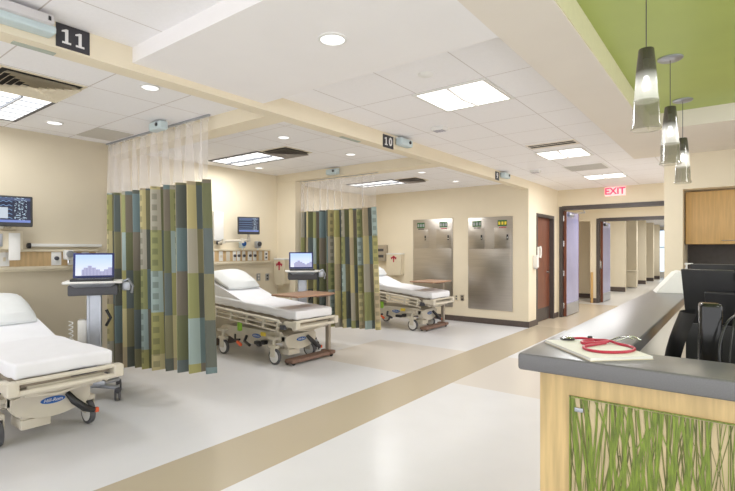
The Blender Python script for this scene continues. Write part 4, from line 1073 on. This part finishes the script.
# slim tower
t = thing('computer_tower', 'slim glossy black upright tower with a white label in front of the monitors', 'computer', (-.082, 2.34, .77), math.radians(8))
MB().box((0, 0, .237), (.074, .09, .472), .018, 4).build('body', mat('gloss_black', (.015, .015, .016), .12, noise=.1), t)
MB().bx(-.03, .004, -.0465, -.045, .16, .24).build('white_label', M_PAPER, t)
MB().bx(-.024, -.002, -.0472, -.0465, .175, .225).build('label_print', M_DGREY, t)
tag(MB().tube(cr([(.0, 2.35, 1.20), (-.03, 2.27, 1.17), (-.05, 2.22, 1.08), (-.045, 2.21, .95), (-.05, 2.20, .776)]), .0045, 8).tube(cr([(.0, 2.36, 1.21), (-.01, 2.29, 1.14), (-.02, 2.24, 1.0), (-.01, 2.22, .775)]), .004, 8).build('cable', M_BLACK), 'black cable drooping beside the upright device behind the counter', 'cable')
# phone-like dark mass right
t = thing('desk_phone', 'black desk unit at the right edge behind the counter', 'device', (.13, 2.36, .7705), math.radians(-5))
MB().box((0, 0, .22), (.19, .10, .44), .02, 3).build('body', M_BLACK, t)
MB().box((-.02, -.055, .27), (.1, .012, .16), .004).build('panel', M_DGREY, t)
# office chair
t = thing('office_chair', 'black office chair with curved back behind the counter', 'chair', (-.055, 2.76, 0), math.radians(-86))
R = 0
m = MB(); L = []
n1, n2 = 10, 8
for i in range(n1+1):
    row = []
    for j in range(n2+1):
        u_, v_ = i/n1, j/n2; a = (v_-.5)*1.5
        wv = .15*(1-.25*(abs(u_-.5)*2)**3)
        row.append(m.bm.verts.new((wv*math.sin(a)*1.45, -.20+.12*(1-math.cos(a))*2-.07*math.sin(u_*PI)+.04, .54+.62*u_)))
    L.append(row)
for i in range(n1):
    for j in range(n2): m.bm.faces.new((L[i][j], L[i][j+1], L[i+1][j+1], L[i+1][j]))
bmesh.ops.solidify(m.bm, geom=list(m.bm.faces), thickness=.035)
m.build('backrest', M_BLACK, t)
MB().box((0, .05, .47), (.40, .40, .08), .03, 3).build('seat', M_BLACK, t)
for s in (-1, 1):
    MB().tube([(s*.19, .12, .47), (s*.22, .12, .56), (s*.22, .10, .64), (s*.21, -.06, .65)], .016).build('armrest', M_BLACK, t)
MB().cyl((0, .03, .1), (0, .03, .44), .028).build('gas_column', M_CHROME, t)
m = MB()
for k in range(5):
    a = 2*PI*k/5; m.tube([(0, .03, .12), (.27*math.cos(a), .03+.27*math.sin(a), .075)], [.025, .016])
m.build('star_base', M_BLACK, t)
for k in range(5):
    a = 2*PI*k/5; MB().lathe([(0, -.02), (.03, -.02), (.03, .02), (0, .02)], (.27*math.cos(a), .03+.27*math.sin(a), .03), 16, 'x').build('castor', M_BLACK, t)

# far corridor things
t = thing('laundry_hamper', 'small cream hamper against the far corridor stub wall', 'hamper', (-3.22, 21.1, 0))
MB().box((0, 0, .33), (.36, .36, .6), .03, 3, taper=1.12).build('bin', M_CPL, t)
MB().box((0, 0, .655), (.42, .42, .04), .015).build('lid', M_CPL, t)
for y, lb in ((19.35, 'beige curtain in the first recess of the far corridor'), (23.1, 'beige curtain in the second recess of the far corridor')):
    m = MB(); n = 40; up, dn = [], []
    for i in range(n+1):
        s = i/n; x = -4.3+.9*s; yy = y+.04*math.sin(s*40)
        up.append(m.bm.verts.new((x, yy, 2.5))); dn.append(m.bm.verts.new((x+.02*math.sin(s*9), yy, .3)))
    for i in range(n): m.bm.faces.new((dn[i], dn[i+1], up[i+1], up[i]))
    bmesh.ops.solidify(m.bm, geom=list(m.bm.faces), thickness=.006)
    tag(m.build('bay_curtain', M_CURT_TAN), lb, 'curtain', 'beige curtains of the far corridor')
t = thing('room_divider', 'pale grey panel standing before the far window', 'panel', (-2.15, 27.5, 0))
MB().bx(-.6, .6, -.03, .03, .1, 1.75, .01).build('panel', M_WPL, t)
MB().bx(-.58, -.54, -.2, .2, 0, .1).bx(.54, .58, -.2, .2, 0, .1).build('foot', M_ALU, t)

# ------------------------------------------------------------------ fill from the world and far corridor lamps
def area(loc, rot, sx, sy, e, col=(1, .98, .95)):
    la = bpy.data.lights.new('area', 'AREA'); la.shape = 'RECTANGLE'; la.size = sx; la.size_y = sy; la.energy = e; la.color = col
    lo = bpy.data.objects.new('lamp', la); COL.objects.link(lo); lo.location = loc; lo.rotation_euler = rot
G = 'square lights in the far corridor ceiling'
for y, lb in ((12.6, 'square ceiling light in the vestibule between the two doorways'), (17.0, 'square ceiling light just past the second doorway'), (22.0, 'square ceiling light halfway down the far corridor'), (27.0, 'square ceiling light near the far window')):
    light_sq(-2.1, -1.5, y-.3, y+.3, CC, 'ceiling_light', lb, M_WPL, M_LIGHT, 70, G)
area((.9, 1.0, 2.80), (0, 0, 0), .6, .6, 22)
area((.9, 4.6, 2.80), (0, 0, 0), .6, .6, 22)
area((.7, 7.6, 2.19), (0, 0, 0), 1.6, .2, 3)
wd = bpy.data.worlds.new('World'); S.world = wd; wd.use_nodes = True
bg = wd.node_tree.nodes['Background']; bg.inputs[0].default_value = (.97, .975, 1.0, 1); bg.inputs[1].default_value = 2.5

# ------------------------------------------------------------------ camera
cd = bpy.data.cameras.new('Camera'); cam = bpy.data.objects.new('Camera', cd); COL.objects.link(cam)
cam.location = CAM; cam.rotation_euler = (PI/2, 0, math.atan(368.5/481))
cd.sensor_width = 36; cd.lens = 481/735*36; cd.shift_y = 5.0/735; cd.clip_start = .05
S.camera = cam
S.view_settings.view_transform = 'Standard'; S.view_settings.look = 'None'; S.view_settings.exposure = -0.27
S.cycles.use_denoising = True
S.cycles.max_bounces = 8; S.cycles.diffuse_bounces = 5; S.cycles.transparent_max_bounces = 12
S.cycles.sample_clamp_indirect = 4.0
